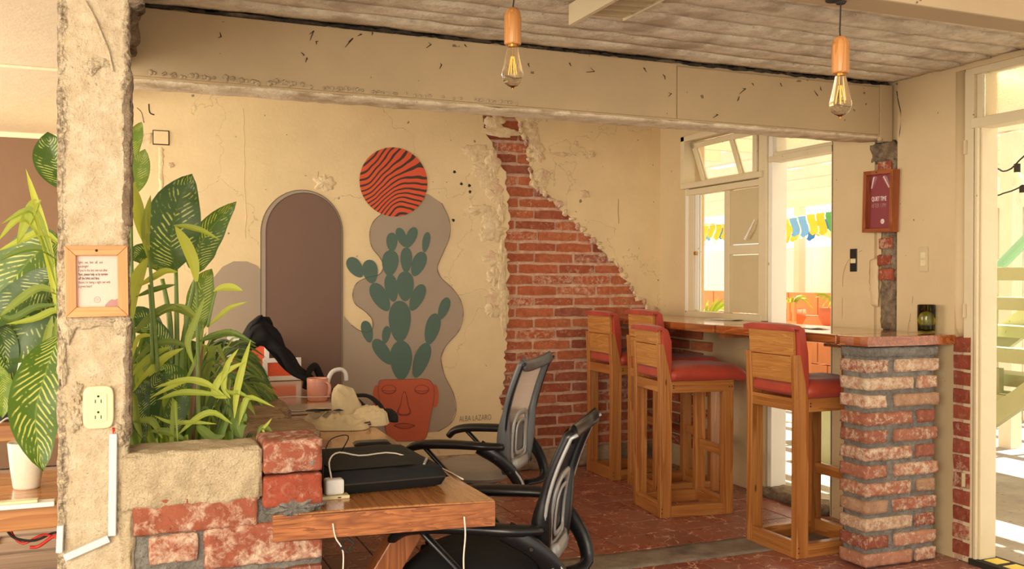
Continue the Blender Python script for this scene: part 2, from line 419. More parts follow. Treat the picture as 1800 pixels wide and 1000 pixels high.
def ragged(poly, step, amp, seed=0, closed=True):
    """subdivide a 2D polyline and jitter it"""
    rnd = random.Random(seed); out = []; n = len(poly)
    for i in range(n if closed else n-1):
        a = poly[i]; b = poly[(i+1) % n]; L_ = math.dist(a, b); k = max(1, int(L_/step))
        for j in range(k):
            t = j/k; x = a[0]+(b[0]-a[0])*t; y = a[1]+(b[1]-a[1])*t
            out.append((x+rnd.uniform(-amp, amp), y+rnd.uniform(-amp, amp)))
    if not closed: out.append(poly[-1])
    return out
def rough_box(a, b, step, amp, sc=9, seed=0, oct=3):
    """subdivided box whose faces are displaced by fractal noise"""
    bm = bmesh.new(); a = Vector(a); b = Vector(b); d = b-a
    n = [max(1, round(abs(d[i])/step)) for i in range(3)]
    vd = {}
    def V(i, j, k):
        q = (i, j, k)
        if q not in vd:
            p = Vector((a.x+d.x*i/n[0], a.y+d.y*j/n[1], a.z+d.z*k/n[2]))
            nn = Vector([(-1 if q[m] == 0 else (1 if q[m] == n[m] else 0)) for m in range(3)])
            e = sum(1 for m in range(3) if nn[m])
            if nn.length: nn.normalize()
            h = noise.fractal(p*sc+Vector((seed, seed*1.7, 0)), .8, 2.1, oct)*amp
            if e > 1: h -= amp*(.8+abs(noise.noise(p*sc*.8+Vector((seed+9, 0, 0))))*3)
            vd[q] = bm.verts.new(p+nn*h)
        return vd[q]
    for ax in range(3):
        u, v = [m for m in range(3) if m != ax]
        for sd in (0, n[ax]):
            for i in range(n[u]):
                for j in range(n[v]):
                    qs = []
                    for (x, y) in ((i, j), (i+1, j), (i+1, j+1), (i, j+1)):
                        q = [0, 0, 0]; q[ax] = sd; q[u] = x; q[v] = y; qs.append(V(*q))
                    bm.faces.new(qs)
    bmesh.ops.recalc_face_normals(bm, faces=bm.faces[:])
    return bm
def build_bm(name, bm, mat, parent=None, smooth=True, org=(0, 0, 0)):
    me = bpy.data.meshes.new(name)
    if any(org): bmesh.ops.translate(bm, vec=-Vector(org), verts=bm.verts[:])
    bm.to_mesh(me); bm.free(); me.materials.append(mat)
    if smooth: me.polygons.foreach_set('use_smooth', [True]*len(me.polygons))
    o = bpy.data.objects.new(name, me); C.objects.link(o)
    if parent is not None: o.parent = parent
    elif any(org): o.location = org
    return o
# unit bricks (shared meshes), scaled per object
def unit_bricks(n, seed):
    out = []
    for k in range(n):
        rnd = random.Random(seed+k); bm = bmesh.new(); bmesh.ops.create_cube(bm, size=1)
        bmesh.ops.subdivide_edges(bm, edges=[e for e in bm.edges if abs(e.verts[0].co.x-e.verts[1].co.x) > .5], cuts=3)
        for v in bm.verts:
            v.co.y += rnd.uniform(-.03, .03); v.co.z += rnd.uniform(-.06, .06); v.co.x += rnd.uniform(-.015, .015)
            if abs(v.co.x) > .4: v.co.z *= .93
        me = bpy.data.meshes.new('brick'); bm.to_mesh(me); bm.free(); out.append(me)
    return out
BR = unit_bricks(8, 5)
def brick(c, d, mat, parent, k, rz=0, name='brick', bev=.006):
    key = (k % 8, mat.name)
    if key not in _bc:
        me = BR[k % 8].copy(); me.materials.append(mat); _bc[key] = me
    o = bpy.data.objects.new(name, _bc[key]); C.objects.link(o); o.parent = parent
    o.location = c; o.scale = d; o.rotation_euler = (0, 0, rz); return o
_bc = {}
def text(s, size, M, mat, parent, name='lettering', ext=.0004, sx=1.0, align='LEFT', bold=0):
    cu = bpy.data.curves.new('t', 'FONT'); cu.body = s; cu.size = size; cu.extrude = ext; cu.align_x = align; cu.resolution_u = 3; cu.offset = bold
    o = bpy.data.objects.new('t', cu); C.objects.link(o)
    me = bpy.data.meshes.new_from_object(o.evaluated_get(bpy.context.evaluated_depsgraph_get()))
    bpy.data.objects.remove(o); me.transform(M @ Matrix.Diagonal((sx, 1, 1, 1)))
    me.materials.clear(); me.materials.append(mat)
    q = bpy.data.objects.new(name, me); C.objects.link(q)
    if parent is not None: q.parent = parent
    return q
def Mfront(p): return Matrix.Translation(p) @ Matrix.Rotation(PI/2, 4, 'X')            # text facing -Y
def Mside(p): return Matrix.Translation(p) @ Matrix.Rotation(-PI/2, 4, 'Z') @ Matrix.Rotation(PI/2, 4, 'X')  # facing -X

XW, YB, ZC = 3.95, 6.46, 2.52
# ================================================================== SETTING
# ---- floor
fl = struct(MB().bb((-.15, -1, -.12), (XW+.02, 8.2, -.006)).build('floor', m_grout))
tl = MB().box((0, 0, 0), (.244, .244, .02)); tme = tl.mesh('floor_tile'); tme.materials.append(m_tile)
bm = bmesh.new(); bm.from_mesh(tme); bmesh.ops.bevel(bm, geom=[e for e in bm.edges if min(v.co.z for v in e.verts) > 0], offset=.003, segments=1, affect='EDGES'); bm.to_mesh(tme); bm.free()
rnd = random.Random(3)
rows_ = [4.06-.125-.25*k for k in range(5)]+[4.335+.125+.25*k for k in range(9)]
for i in range(14):
    for y in rows_:
        x = .6+i*.25
        o = bpy.data.objects.new('floor_tile', tme); C.objects.link(o); o.parent = fl
        o.location = (x-.02, y, -.01+rnd.uniform(-.0012, .0008)); o.rotation_euler = (rnd.uniform(-.003, .003), rnd.uniform(-.003, .003), rnd.choice((0, PI/2, PI)))
build_bm('cement_strip', rough_box((.5, 4.06, -.03), (XW, 4.33, .002), .05, .003, 6, 1), m_strip, fl)
fl2 = struct(MB().bb((-3, -1, -.12), (-.155, 8.2, -.012)).build('floor', m_plank)); fl2.name = 'floor_left'
for i in range(17):
    for j in range(2):
        b_ = MB().box((0, 0, 0), (1.19, .176, .016)).build('floor_plank', m_plank, fl2, bevel=.002, seg=1)
        b_.location = (-.78-j*1.2-(.45 if i % 2 else 0)+.03, 3.7+i*.18+.1, -.006)
# ---- ceiling
ce = struct(MB().bb((-3, -.4, ZC+.02), (4.12, 4.2, ZC+.14)).build('ceiling', m_ceil))
MB().bb((-.12, 4.1, 2.76), (4.12, 8.2, 2.86)).build('ceiling_slab', m_ceil, ce)
MB().bb((-3, 4.15, ZC+.02), (-.1, 8.2, ZC+.14)).build('ceiling_slab', m_ceil2, ce)
for i in range(11):
    y0 = 2.22+i*.165
    build_bm('ceiling_board', rough_box((-.1, y0+.006, ZC-.006-(i % 3)*.003), (XW-.002, y0+.159, ZC+.03), .045, .004, 7, i), m_ceil, ce)
build_bm('ceiling_slab', rough_box((-.1, .6, ZC-.004), (XW-.002, 2.02, ZC+.03), .09, .005, 5, 44), m_ceil, ce)
MB().bb((-.1, 4.16, ZC-.012), (XW, 4.22, 2.77)).build('downstand', m_beam, ce)
MB().bb((-3, .2, ZC-.012), (-.12, 8.1, ZC+.019)).build('ceiling_plaster', m_ceil2, ce)
MB().tube([(-3, 5.43, ZC-.02), (-.2, 5.43, ZC-.02)], .009).build('conduit', m_ceil2, ce)
# ---- main beam with ragged lower arris, soffit
bw = struct(MB().bb((-.02, 4.045, 2.215), (XW, 4.22, ZC-.012)).build('ceiling_beam', m_beam, bevel=.006))
build_bm('soffit_render', rough_box((.02, 4.04, 2.203), (XW-.01, 4.235, 2.222), .03, .006, 9, 3), M_rough('soffit_render_mat', S(220, 202, 168), S(242, 226, 196), S(190, 166, 130), 14, .8, .01), bw)
build_bm('dark_joint', rough_box((.0, 4.018, ZC-.022), (XW-.01, 4.06, ZC-.002), .02, .009, 17, 5), M_rough('dark_gap_fill', S(84, 72, 58), S(44, 37, 30), S(120, 104, 84), 14), bw)  # dark-coloured strip stands in for the open gap above the beam
# boxed in casing panels on the beam
for x0, x1, zt in ((.03, 2.558, 2.497), (2.562, 3.86, 2.485)):
    MB().bb((x0, 4.032, 2.225), (x1, 4.046, zt)).build('casing_panel', m_beam, bw, bevel=.002)
MB().bb((3.862, 4.026, 2.19), (3.95, 4.05, 2.50)).build('casing_panel', m_beam, bw, bevel=.004)
rnd = random.Random(8)
for k in range(26):
    x = rnd.uniform(.2, 3.8); z = rnd.choice((rnd.uniform(2.42, 2.49), rnd.uniform(2.24, 2.48)))
    L_ = rnd.uniform(.006, .03)
    MB().tube([(x, 4.0305, z), (x+rnd.uniform(-L_, L_), 4.0305, z+rnd.uniform(-L_, L_)*.8), (x+rnd.uniform(-L_, L_), 4.0305, z-L_)], [.001, .0028, .0012], 5).build('paint_chip', m_dark, bw)
crumb = bmesh.new()
for k in range(110):
    x = .1+rnd.random()**1.5*1.6; s_ = .004+.012*max(0, .6-abs(x-.45))*rnd.random()
    bmesh.ops.create_icosphere(crumb, subdivisions=1, radius=s_+.003, matrix=Matrix.Translation((x, 4.03, 2.232+rnd.random()*s_*2)))
o = build_bm('mortar_crumbs', crumb, m_cap, bw); o['kind'] = 'stuff'
# ---- near beam crossing the top right
nbm = struct(MB().prism([(-.2, 2.03, 2.2), (XW, 2.03, 2.2), (XW, 2.12, 2.2), (1.4, 2.15, 2.2), (-.2, 2.16, 2.2)], 0, (0, 0, .33)).build('ceiling_beam', m_beam, bevel=.006))
MB().lathe([(0, 0), (.022, 0), (.022, .004), (0, .004)], 16, (1.83, 2.085, 2.196)).build('cable_hole_cover', m_dark, nbm)
# beam stub over the rough column (flares)
stub = struct(build_bm('ceiling_beam', rough_box((-.17, 2.74, 2.26), (.055, 4.02, 2.53), .03, .02, 8, 7), m_colside))
# ---- back wall : two plaster slabs leave the brickwork open
def W(x, y): p = at(x, y, Y=YB); return (p.x, p.z)
bl = [W(*q) for q in ((848, 212), (852, 222), (856, 241), (869, 262), (881, 290), (890, 313), (893, 340), (893, 400), (886, 425), (892, 470), (893, 560), (889, 600), (888, 660), (880, 700), (892, 760), (905, 800), (910, 818))]
br_ = [W(*q) for q in ((905, 205), (913, 218), (926, 248), (932, 286), (934, 324), (962, 343), (993, 374), (1023, 404), (1046, 423), (1061, 446), (1092, 473), (1103, 499), (1122, 522), (1141, 545), (1160, 549))]
wb = struct(MB().bb((-.1, YB+.03, 0), (XW+.2, YB+.16, 2.8)).build('wall_back', m_mortarw))
def plaster_side(edge, xfar, seed):
    """plaster slab between a ragged vertical edge (z falling) and a far x"""
    E_ = [(edge[0][0], 2.77)]+edge; rows = []; rnd_ = random.Random(seed)
    zt, zb_ = E_[0][1], E_[-1][1]; n = int((zt-zb_)/.022)
    for i in range(n+1):
        z = zt+(zb_-zt)*i/n; rows.append((lerpx(E_, z)+rnd_.uniform(-.014, .014)+nz((z, seed, 0), 12, .045 if seed == 4 else .018), z))
    b = MB(); m_ = len(rows)
    vs = []
    for (x, z) in rows: vs += [(x, YB, z), (xfar, YB, z), (x+(.006 if xfar > x else -.006), YB+.034, z), (xfar, YB+.034, z)]
    fs = []
    for i in range(m_-1):
        k = i*4; fs += [(k, k+4, k+5, k+1), (k+2, k+3, k+7, k+6), (k, k+2, k+6, k+4)]
    k = (m_-1)*4; fs += [(k, k+1, k+3, k+2)]
    b.add(vs, fs); return b.build('plaster', m_wall, wb)
def lerpx(pl, z):
    for (x0, z0), (x1, z1) in zip(pl, pl[1:]):
        if (z0-z)*(z1-z) <= 0 and z0 != z1: return x0+(x1-x0)*(z-z0)/(z1-z0)
    return pl[0][0] if z > pl[0][1] else pl[-1][0]
plaster_side(bl+[(bl[-1][0], 0)], -.1, 2); plaster_side(br_, XW+.01, 4)
def lerpx(pl, z):
    for (x0, z0), (x1, z1) in zip(pl, pl[1:]):
        if (z0-z)*(z1-z) <= 0 and z0 != z1: return x0+(x1-x0)*(z-z0)/(z1-z0)
    return pl[0][0] if z > pl[0][1] else pl[-1][0]
rnd = random.Random(12); k = 0; z = .16; row = 0
while z < 2.62:
    xl = min(lerpx(bl, z), lerpx(bl, z+.06))-.03
    xr = max(lerpx(br_, z), lerpx(br_, z+.06))+.03 if z > br_[-1][1] else XW-.01
    if xr > XW-.01: xr = XW-.01
    x = 2.42-(.17 if row % 2 else 0)-.01
    while x < xr:
        L_ = .318+rnd.uniform(-.02, .015)
        a, b = max(x, xl), min(x+L_, xr)
        if b-a > .035:
            brick(((a+b)/2, YB+.066+rnd.uniform(-.004, .003), z+.033), (b-a-.016, .09, .062+rnd.uniform(-.005, .003)), m_brick, wb, rnd.randrange(8))
            k += 1
        x += L_+.004
    z += .0818; row += 1
# ragged broken rim + pale filler lumps beside the bricks
def blob(cx, cz, rx, rz, seed, mat=m_wall, th=.012, Y=YB, parent=wb, name='filler_patch'):
    n = 38; r = random.Random(seed)
    rim = [(1+.5*noise.noise(Vector((math.cos(2*PI*i/n)*2.6, math.sin(2*PI*i/n)*2.6, seed*3.1)))+r.uniform(-.06, .06)) for i in range(n)]
    vs = [Vector((cx, Y-th, cz))]; fs = []
    for ring, (s_, t_) in enumerate(((.45, 1.0), (.75, .75), (.95, .35), (1.0, -.15))):
        for i in range(n):
            a = 2*PI*i/n; q = rim[i]*s_
            hh = th*t_*(1+1.1*noise.noise(Vector((math.cos(a)*s_*5, math.sin(a)*s_*5, seed))))
            vs.append(Vector((cx+math.cos(a)*rx*q, Y-hh, cz+math.sin(a)*rz*q)))
    for i in range(n): fs.append((0, 1+i, 1+(i+1) % n))
    for g in range(3):
        for i in range(n): fs.append((1+g*n+i, 1+(g+1)*n+i, 1+(g+1)*n+(i+1) % n, 1+g*n+(i+1) % n))
    return MB().add(vs, fs).build(name, mat, parent, smooth=True)
m_fill = M_rough('cream_filler', S(220, 192, 148), S(242, 222, 182), S(226, 190, 156), 26, .5, .01)
for i, (px, py, rx, ry) in enumerate(((838, 268, 26, 13), (848, 300, 22, 13), (866, 290, 12, 24), (862, 322, 20, 12), (872, 345, 16, 16), (842, 368, 24, 9), (862, 385, 16, 18), (882, 372, 8, 20), (868, 405, 24, 16), (856, 412, 14, 14),
        (872, 455, 22, 14), (868, 485, 16, 14), (874, 520, 20, 16), (866, 545, 14, 12), (882, 470, 9, 40), (884, 540, 8, 40), (946, 268, 13, 16), (952, 308, 16, 12), (938, 240, 10, 24), (985, 271, 26, 4), (1040, 271, 8, 6), (952, 325, 10, 14),
        (570, 322, 16, 13), (1028, 341, 9, 7), (882, 232, 34, 8), (870, 215, 20, 12), (928, 215, 16, 10), (300, 290, 5, 4))):
    c = W(px, py); s_ = 7.3/FPX
    blob(c[0], c[1], rx*s_, ry*s_, i, m_fill, .006+.002*(i % 3))
rnd = random.Random(77)
for i in range(34):
    t_ = i/34*(len(br_)-2); j = int(t_); q = t_-j
    x = br_[j+1][0]*(1-q)+br_[min(j+2, len(br_)-1)][0]*q; z = br_[j+1][1]*(1-q)+br_[min(j+2, len(br_)-1)][1]*q
    blob(x+rnd.uniform(-.012, .02), z+rnd.uniform(-.01, .015), rnd.uniform(.012, .034), rnd.uniform(.012, .03), 200+i, m_fill if i % 3 else m_mortarw, .012, name='broken_edge')
# low cement base along the wall
build_bm('cement_base', rough_box((.9, YB-.035, -.005), (XW-.01, YB+.035, .15), .03, .012, 7, 21), M_rough('cement_base_mat', S(140, 120, 98), S(190, 166, 134), S(120, 100, 84), 8, .6, .02), wb)
# cover plate, chases
c0, c1 = W(270, 230), W(296, 254)
MB().bb((c0[0]-.006, YB-.004, c1[1]-.006), (c1[0]+.006, YB+.002, c0[1]+.006)).build('junction_recess', m_dark, wb)
MB().bb((c0[0], YB-.012, c1[1]), (c1[0], YB-.003, c0[1])).build('junction_cover', m_wall, wb, bevel=.002)
a_, b_ = W(278, 255), W(289, 350)
build_bm('cable_chase', rough_box((a_[0], YB-.004, b_[1]), (b_[0], YB+.02, a_[1]), .014, .004, 30, 2), m_fill, wb)
a_, b_ = W(238, 232), W(268, 254)
build_bm('cable_chase', rough_box((a_[0], YB-.005, b_[1]), (b_[0], YB+.02, a_[1]), .014, .005, 30, 3), m_fill, wb)
def crack(pxs, r=.0016, Y=YB, parent=wb, mat=m_dark, X=None):
    pts = []
    for (x, y) in pxs:
        p = at(x, y, X=X) if X else at(x, y, Y=Y); pts.append(p)
    pts = [p+Vector((nz(p, 9, .012), 0, nz(p+Vector((3, 1, 1)), 9, .012))) for p in catmull(pts, len(pts)*6)]
    MB().tube(pts, r, 4).build('wall_crack', mat, parent)
m_crk = M_plain('hairline', S(150, 122, 90), .9)
crack([(262, 183), (265, 198), (272, 202)], .004); crack([(242, 190), (250, 198), (252, 215)], .002)
crack([(1086, 350), (1088, 380), (1088, 392)], .0025, mat=m_crk); crack([(428, 190), (430, 300), (432, 420)], .0022, mat=M_plain('old_seam', S(214, 188, 144), .8))
crack([(584, 330), (560, 318), (560, 300)], .0018, mat=m_crk)
for (x, y) in ((799, 302), (811, 323), (825, 326), (826, 337), (797, 387), (1026, 341), (571, 322), (752, 390)):
    p = W(x, y); blob(p[0], p[1], .011, .011, x, m_dark, .002, name='drill_hole')

# ---- mural (paint layers on the wall)
def spl(px, n=60, closed=True):
    p = [Vector((a, b, 0)) for a, b in px]
    if not closed: return [(q.x, q.y) for q in catmull(p, n)]
    P = p[-2:]+p+p[:2]; out = []
    N = len(p)
    for k in range(n):
        t = k/n*N; i = int(t); t -= i; a, b, c, d = P[i+1], P[i+2], P[(i+3)], P[(i+4) % len(P)] if i+4 < len(P) else P[-1]
        q = .5*((2*b)+(c-a)*t+(2*a-5*b+4*c-d)*t*t+(3*b-a-3*c+d)*t**3); out.append((q.x, q.y))
    return out
def K(x, y): return (350+x/1.666, 200+y/1.666)     # crop frame to photo frame
def paint(pxs, name, mat, parent, off, label=None, smoothpts=0):
    if smoothpts: pxs = spl(pxs, smoothpts)
    pts = [(lambda q: (q[0], YB-off, q[1]))(W(*p)) for p in pxs]
    c = Vector((sum(p[0] for p in pts)/len(pts), YB, sum(p[2] for p in pts)/len(pts)))
    b = MB(); b.prism(pts, 0, (0, .0012, 0))
    for i in range(len(b.v)): b.v[i] = b.v[i]-c
    o = b.build(name, mat, parent); o.location = c if parent is wb else c-parent.location
    if label: o['label'] = label
    return o
def outline(pxs, parent, off, r=.0016, closed=False):
    if closed: pxs = pxs+[pxs[0]]
    pts = [(lambda q: Vector((q[0], YB-off, q[1])))(W(*p)) for p in pxs]
    MB().tube([p-parent.location for p in pts], r, 4).build('mural_line', m_pline, parent)
greyL = [K(*p) for p in ((25, 760), (28, 520), (42, 480), (68, 448), (100, 432), (140, 432), (170, 445), (192, 470), (192, 760))]
mg = paint(greyL, 'mural_arch', m_pgrey, wb, .002, 'low grey painted arch beside the tall brown arch', 0)
ar = lambda x0, x1, yt, yb, n=24: [(x0, yb)]+[((x0+x1)/2-math.cos(PI*i/n)*(x1-x0)/2, yt+(x1-x0)/2*1.04-math.sin(PI*i/n)*(x1-x0)/2*1.04) for i in range(n+1)]+[(x1, yb)]
mo = paint(ar(458, 602, 334, 700), 'mural_arch', m_pgrey, wb, .004, 'grey painted border of the tall arch')
outline(ar(458, 602, 334, 700), mo, .006)
mi = paint(ar(467, 599, 339, 702), 'mural_arch', m_pbrown, wb, .006, 'tall dark brown painted arch')
outline(ar(467, 599, 339, 702), mi, .0072)
blobpx = [K(*p) for p in ((538, 290), (510, 315), (499, 350), (505, 390), (528, 420), (540, 445), (528, 470), (490, 480), (460, 497), (449, 530), (458, 558), (485, 578), (505, 600), (508, 628), (490, 640), (468, 634), (445, 618), (424, 592), (422, 900), (560, 960), (640, 935), (700, 930), (738, 905), (752, 868), (745, 820), (718, 765), (708, 715), (722, 680), (760, 635), (773, 590), (765, 545), (740, 510), (708, 480), (697, 450), (715, 405), (733, 360), (732, 310), (710, 262), (670, 235), (600, 250))]
gb = paint(blobpx, 'mural_shape', m_pgrey, wb, .003, 'wavy grey painted shape behind the cactus', 0)
gb_sm = [p for p in blobpx[0:17]]; outline(spl(gb_sm, 60, False), gb, .0042); outline(spl(blobpx[21:38], 90, False), gb, .0042)
p0 = W(692, 320); rr_ = (W(752, 320)[0]-W(633, 320)[0])/2
b = MB(); b.prism([(math.cos(2*PI*i/64)*rr_, 0, math.sin(2*PI*i/64)*rr_*.99) for i in range(64)], 0, (0, .0015, 0))
o = b.build('mural_sun', m_sun, wb); o.location = (p0[0], YB-.007, p0[1]); o['label'] = 'orange painted disc with dark wavy stripes'
pads = ((457, 450, 20, 34, -35), (501, 462, 22, 35, -10), (530, 537, 23, 46, -30), (564, 376, 16, 28, 0), (559, 437, 24, 38, 5), (563, 510, 19, 41, -10), (593, 362, 14, 30, -22), (620, 362, 15, 32, 22), (606, 428, 17, 37, 0), (664, 376, 11, 30, 10), (642, 440, 20, 38, 22), (603, 505, 25, 44, 0), (638, 538, 19, 42, 25), (587, 608, 32, 61, 0), (591, 722, 32, 58, 0), (492, 638, 16, 33, -15), (547, 647, 12, 26, 10), (537, 697, 20, 44, -35), (716, 570, 15, 34, 20), (682, 630, 21, 47, 15), (650, 722, 22, 54, 20))
for i, (x, y, rx, ry, an) in enumerate(pads):
    pts = []
    a0 = math.radians(an)
    for k in range(28):
        a = 2*PI*k/28; u = math.cos(a)*rx*(1.0-.16*math.sin(a)*-1 if True else 1); v = -math.sin(a)*ry
        u = math.cos(a)*rx*(1+.17*math.sin(a))
        pts.append(K(x+u*math.cos(a0)-v*math.sin(a0), y+u*math.sin(a0)+v*math.cos(a0)))
    paint(pts, 'cactus_pad', m_pgreen, wb, .0045+.0002*(i % 5))
outline([K(*p) for p in ((622, 770), (628, 720), (634, 690))], gb, .0058, .0008)
pot = [K(*p) for p in ((525, 790), (535, 779), (600, 777), (660, 776), (680, 786), (687, 810), (684, 850), (676, 890), (668, 935), (655, 955), (610, 958), (565, 956), (550, 940), (540, 900), (530, 850), (524, 815))]
for x, y, rx, ry in ((519, 830, 11, 36), (690, 826, 11, 34)):
    paint([K(x+math.cos(2*PI*k/24)*rx, y+math.sin(2*PI*k/24)*ry) for k in range(24)], 'pot_ear', m_pclay, wb, .0062)
pf = paint(pot, 'face_pot', m_pclay, wb, .0075, 'painted terracotta pot with a face holding the cactus', 60)
outline(spl(pot, 60), pf, .0085, .0012, True)
for x in (555, 651):
    e = lambda rx, ry, yo=0: [K(x+math.cos(2*PI*k/24)*rx, 807+yo+math.sin(2*PI*k/24)*ry) for k in range(24)]
    paint(e(22, 14), 'pot_eye', m_pclayd, wb, .0088); paint(e(19, 11, -1), 'pot_eye', m_pclay, wb, .0098)
    outline([K(x-18, 809), K(x, 812), K(x+18, 809)], pf, .0102, .0018)
paint([K(*p) for p in ((594, 822), (600, 812), (607, 822), (612, 850), (620, 872), (614, 882), (600, 884), (584, 882), (578, 872), (588, 850))], 'pot_nose', m_pclayd, wb, .0088, None, 40)
paint([K(*p) for p in ((595, 824), (600, 815), (605, 824), (609, 850), (615, 870), (610, 877), (599, 879), (588, 877), (584, 870), (591, 850))], 'pot_nose', m_pclay, wb, .0098, None, 40)
paint([K(*p) for p in ((568, 912), (590, 905), (612, 906), (632, 912), (615, 921), (590, 922))], 'pot_mouth', m_pclayd, wb, .0088, None, 30)
paint([K(*p) for p in ((573, 912), (590, 909), (612, 909), (627, 912), (613, 917), (590, 918))], 'pot_mouth', m_pclay, wb, .0098, None, 30)
outline([K(570, 913), K(600, 914), K(630, 912)], pf, .0104, .0014)
p = at(807, 741, Y=YB-.002); text('ALBA LAZARO', .060, Mfront(p), m_pline, wb, sx=.64, bold=-.0012)

# ---- left room far wall
wl = struct(MB().bb((-3, 7.95, 0), (-.1, 8.1, ZC)).build('wall_far', m_brown))
struct(MB().bb((-.1, YB+.16, 0), (0, 8.1, ZC)).build('wall_partition', m_wall))
MB().bb((-3, 7.935, ZC-.05), (-.1, 7.96, ZC-.005)).build('ceiling_cove', m_ceil2, wl, bevel=.01)
# ---- side wall with its openings
ws = MB()
for a, b in (((XW, 6.07, 0), (XW+.15, YB+.05, 2.78)), ((XW, 5.13, 0), (XW+.15, 6.07, 1.145)), ((XW, 5.13, 2.50), (XW+.15, 6.07, 2.78)),
             ((XW, 4.505, 2.42), (XW+.15, 5.13, 2.78)), ((XW, 4.16, 0), (XW+.15, 4.505, 2.78)), ((XW, 3.99, 0), (XW+.15, 4.16, 1.08)), ((XW+.018, 3.99, 1.08), (XW+.15, 4.16, ZC+.02)),
             ((XW, 3.6, 0), (XW+.15, 3.99, ZC+.02)), ((XW+.03, 3.53, 0), (XW+.15, 3.6, 1.1)), ((XW, 1.0, 0), (XW+.15, 2.3, ZC+.02)), ((XW, 2.3, 2.49), (XW+.15, 3.6, ZC+.02))):
    ws.bb(a, b)
wr = struct(ws.build('wall_right', m_side))
# rounded corner roll beside the doorway
MB().tube([(XW+.05, 3.60, 1.13), (XW+.05, 3.60, 1.18), (XW+.05, 3.60, 1.3), (XW+.05, 3.60, ZC)], [.012, .038, .05, .05], 20).build('rounded_corner', m_side, wr, smooth=True)
# exposed bricks at the broken wall end
MB().bb((XW+.006, 3.50, 0), (XW+.12, 3.61, 1.12)).build('mortar', m_mortarw, wr)
for i in range(13):
    z = .03+i*.086
    brick((XW+.06, 3.55, z+.035), (.13, .10, .076), m_brickru, wr, i*3+1)
# scar of the removed wall: rough concrete and a few bricks
build_bm('concrete_scar', rough_box((XW-.004, 4.0, 1.14), (XW+.03, 4.12, 2.20), .016, .009, 22, 31), m_colside, wr)
for i, z in enumerate((1.455, 1.535, 1.63, 2.06)):
    brick((XW+.004, 4.065+(i % 2)*.01, z), (.03, .10, .06), m_brickru, wr, i)
build_bm('broken_render', rough_box((XW-.012, 3.99, 2.08), (XW+.02, 4.19, 2.2), .014, .013, 20, 37), m_colside, wr)
build_bm('filler_patch', rough_box((XW-.004, 4.125, 1.27), (XW+.01, 4.20, 1.55), .02, .005, 20, 38), m_side, wr)
# side wall bricks under the counter
for r_ in range(12):
    for s_ in range(2):
        yy = 6.29-s_*.3-(.12 if r_ % 2 else 0)
        if yy > 5.8: brick((XW+.0, yy, .2+r_*.0818), (.03, .27, .066), m_brick, wr, r_+s_)
build_bm('rubble_base', rough_box((XW-.05, 4.52, -.01), (XW+.14, 5.2, .06), .03, .02, 9, 5), m_colside, wr)
# wires, box and switch
def side_box(x0, y0, x1, y1, th, off=0):
    a = at(x0, y0, X=XW); b = at(x1, y1, X=XW)
    return MB((XW, a.y, b.z)).bb((XW-off-th, a.y, a.z), (XW-off, b.y, b.z))
a = at(1495, 437, X=XW); b = at(1508, 478, X=XW); ew, eh = abs(a.y-b.y)/2, (a.z-b.z)/2
eb = empty('wall_box', (XW, (a.y+b.y)/2, (a.z+b.z)/2), 'open electrical box with dark module, in the wall left of the framed sign', 'electrical box')
MB().box((-.001, 0, 0), (.004, ew*2+.02, eh*2+.02)).build('chipped_rim', m_side, eb, bevel=.001)
MB().box((-.004, 0, 0), (.006, ew*2-.006, eh*2-.004)).build('module', m_black, eb, bevel=.001)
MB().box((-.008, 0, -.004), (.006, ew*1.3, .026)).build('rocker', m_ivory, eb, bevel=.001)
a = at(1617, 434, X=XW); b = at(1632, 477, X=XW)
sw = empty('light_switch', (XW, (a.y+b.y)/2, (a.z+b.z)/2), 'cream double light switch plate on the side wall above the green glass', 'switch')
hy, hz = abs(a.y-b.y)/2, (a.z-b.z)/2
MB().box((-.004, 0, 0), (.008, hy*2, hz*2)).build('plate', m_panelp, sw, bevel=.002)
for s_ in (.02, -.02): MB().box((-.009, 0, s_), (.004, hy*1.1, .032)).build('rocker', m_ivory, sw, bevel=.001)
crack([(1515, 440), (1492, 455), (1482, 490), (1480, 560), (1476, 578)], .0012, X=XW-.001, parent=wr, mat=m_crk)
crack([(1575, 160), (1583, 200), (1580, 240), (1572, 280)], .003, X=XW-.001, parent=wr)
crack([(1605, 520), (1600, 555), (1598, 580)], .0012, X=XW-.001, parent=wr, mat=m_crk)

# ---- window 1
def yx(x, X=XW): return at(x, 400, X=X).y
wn = empty('window', (XW, 5.6, 1.15), None, None); wn.name = 'window_1'; wn['kind'] = 'structure'
def wb_(name, y0, y1, z0, z1, x0=-.01, x1=.05, mat=m_frame, par=None, bev=.004):
    par = par or wn
    return MB(par.location if par is not wn else wn.location).bb((XW+x0, y0, z0), (XW+x1, y1, z1)).build(name, mat, par, bevel=bev)
wb_('jamb', 6.06, 6.10, 1.15, 2.14, -.002, .12, m_frame2)
wb_('frame_post', 5.985, 6.06, 1.19, 2.10, .0, .06)
wb_('sill_rail', 5.16, 6.08, 1.145, 1.19, -.02, .07)
wb_('stile', 5.94, 5.985, 1.20, 2.08, .01, .04, m_frame2)
wb_('transom_bar', 5.16, 6.08, 2.055, 2.10, -.01, .06)
wb_('transom_bar', 5.14, 6.11, 2.105, 2.145, -.04, .06)
wb_('frame_post', 6.06, 6.11, 2.145, 2.50, -.04, .06)
wb_('frame_post', 5.20, 5.245, 2.145, 2.50, -.03, .06)
wb_('frame_post', 5.11, 5.195, 1.15, 2.50, -.015, .10)
wb_('frame_head', 5.14, 6.11, 2.46, 2.50, -.04, .06)
wb_('stile', 5.55, 5.61, 1.19, 2.055, .005, .045)
wb_('stile', 5.185, 5.205, 1.19, 2.055, .005, .045)
wb_('mid_rail', 5.20, 5.55, 1.60, 1.665, .005, .045)
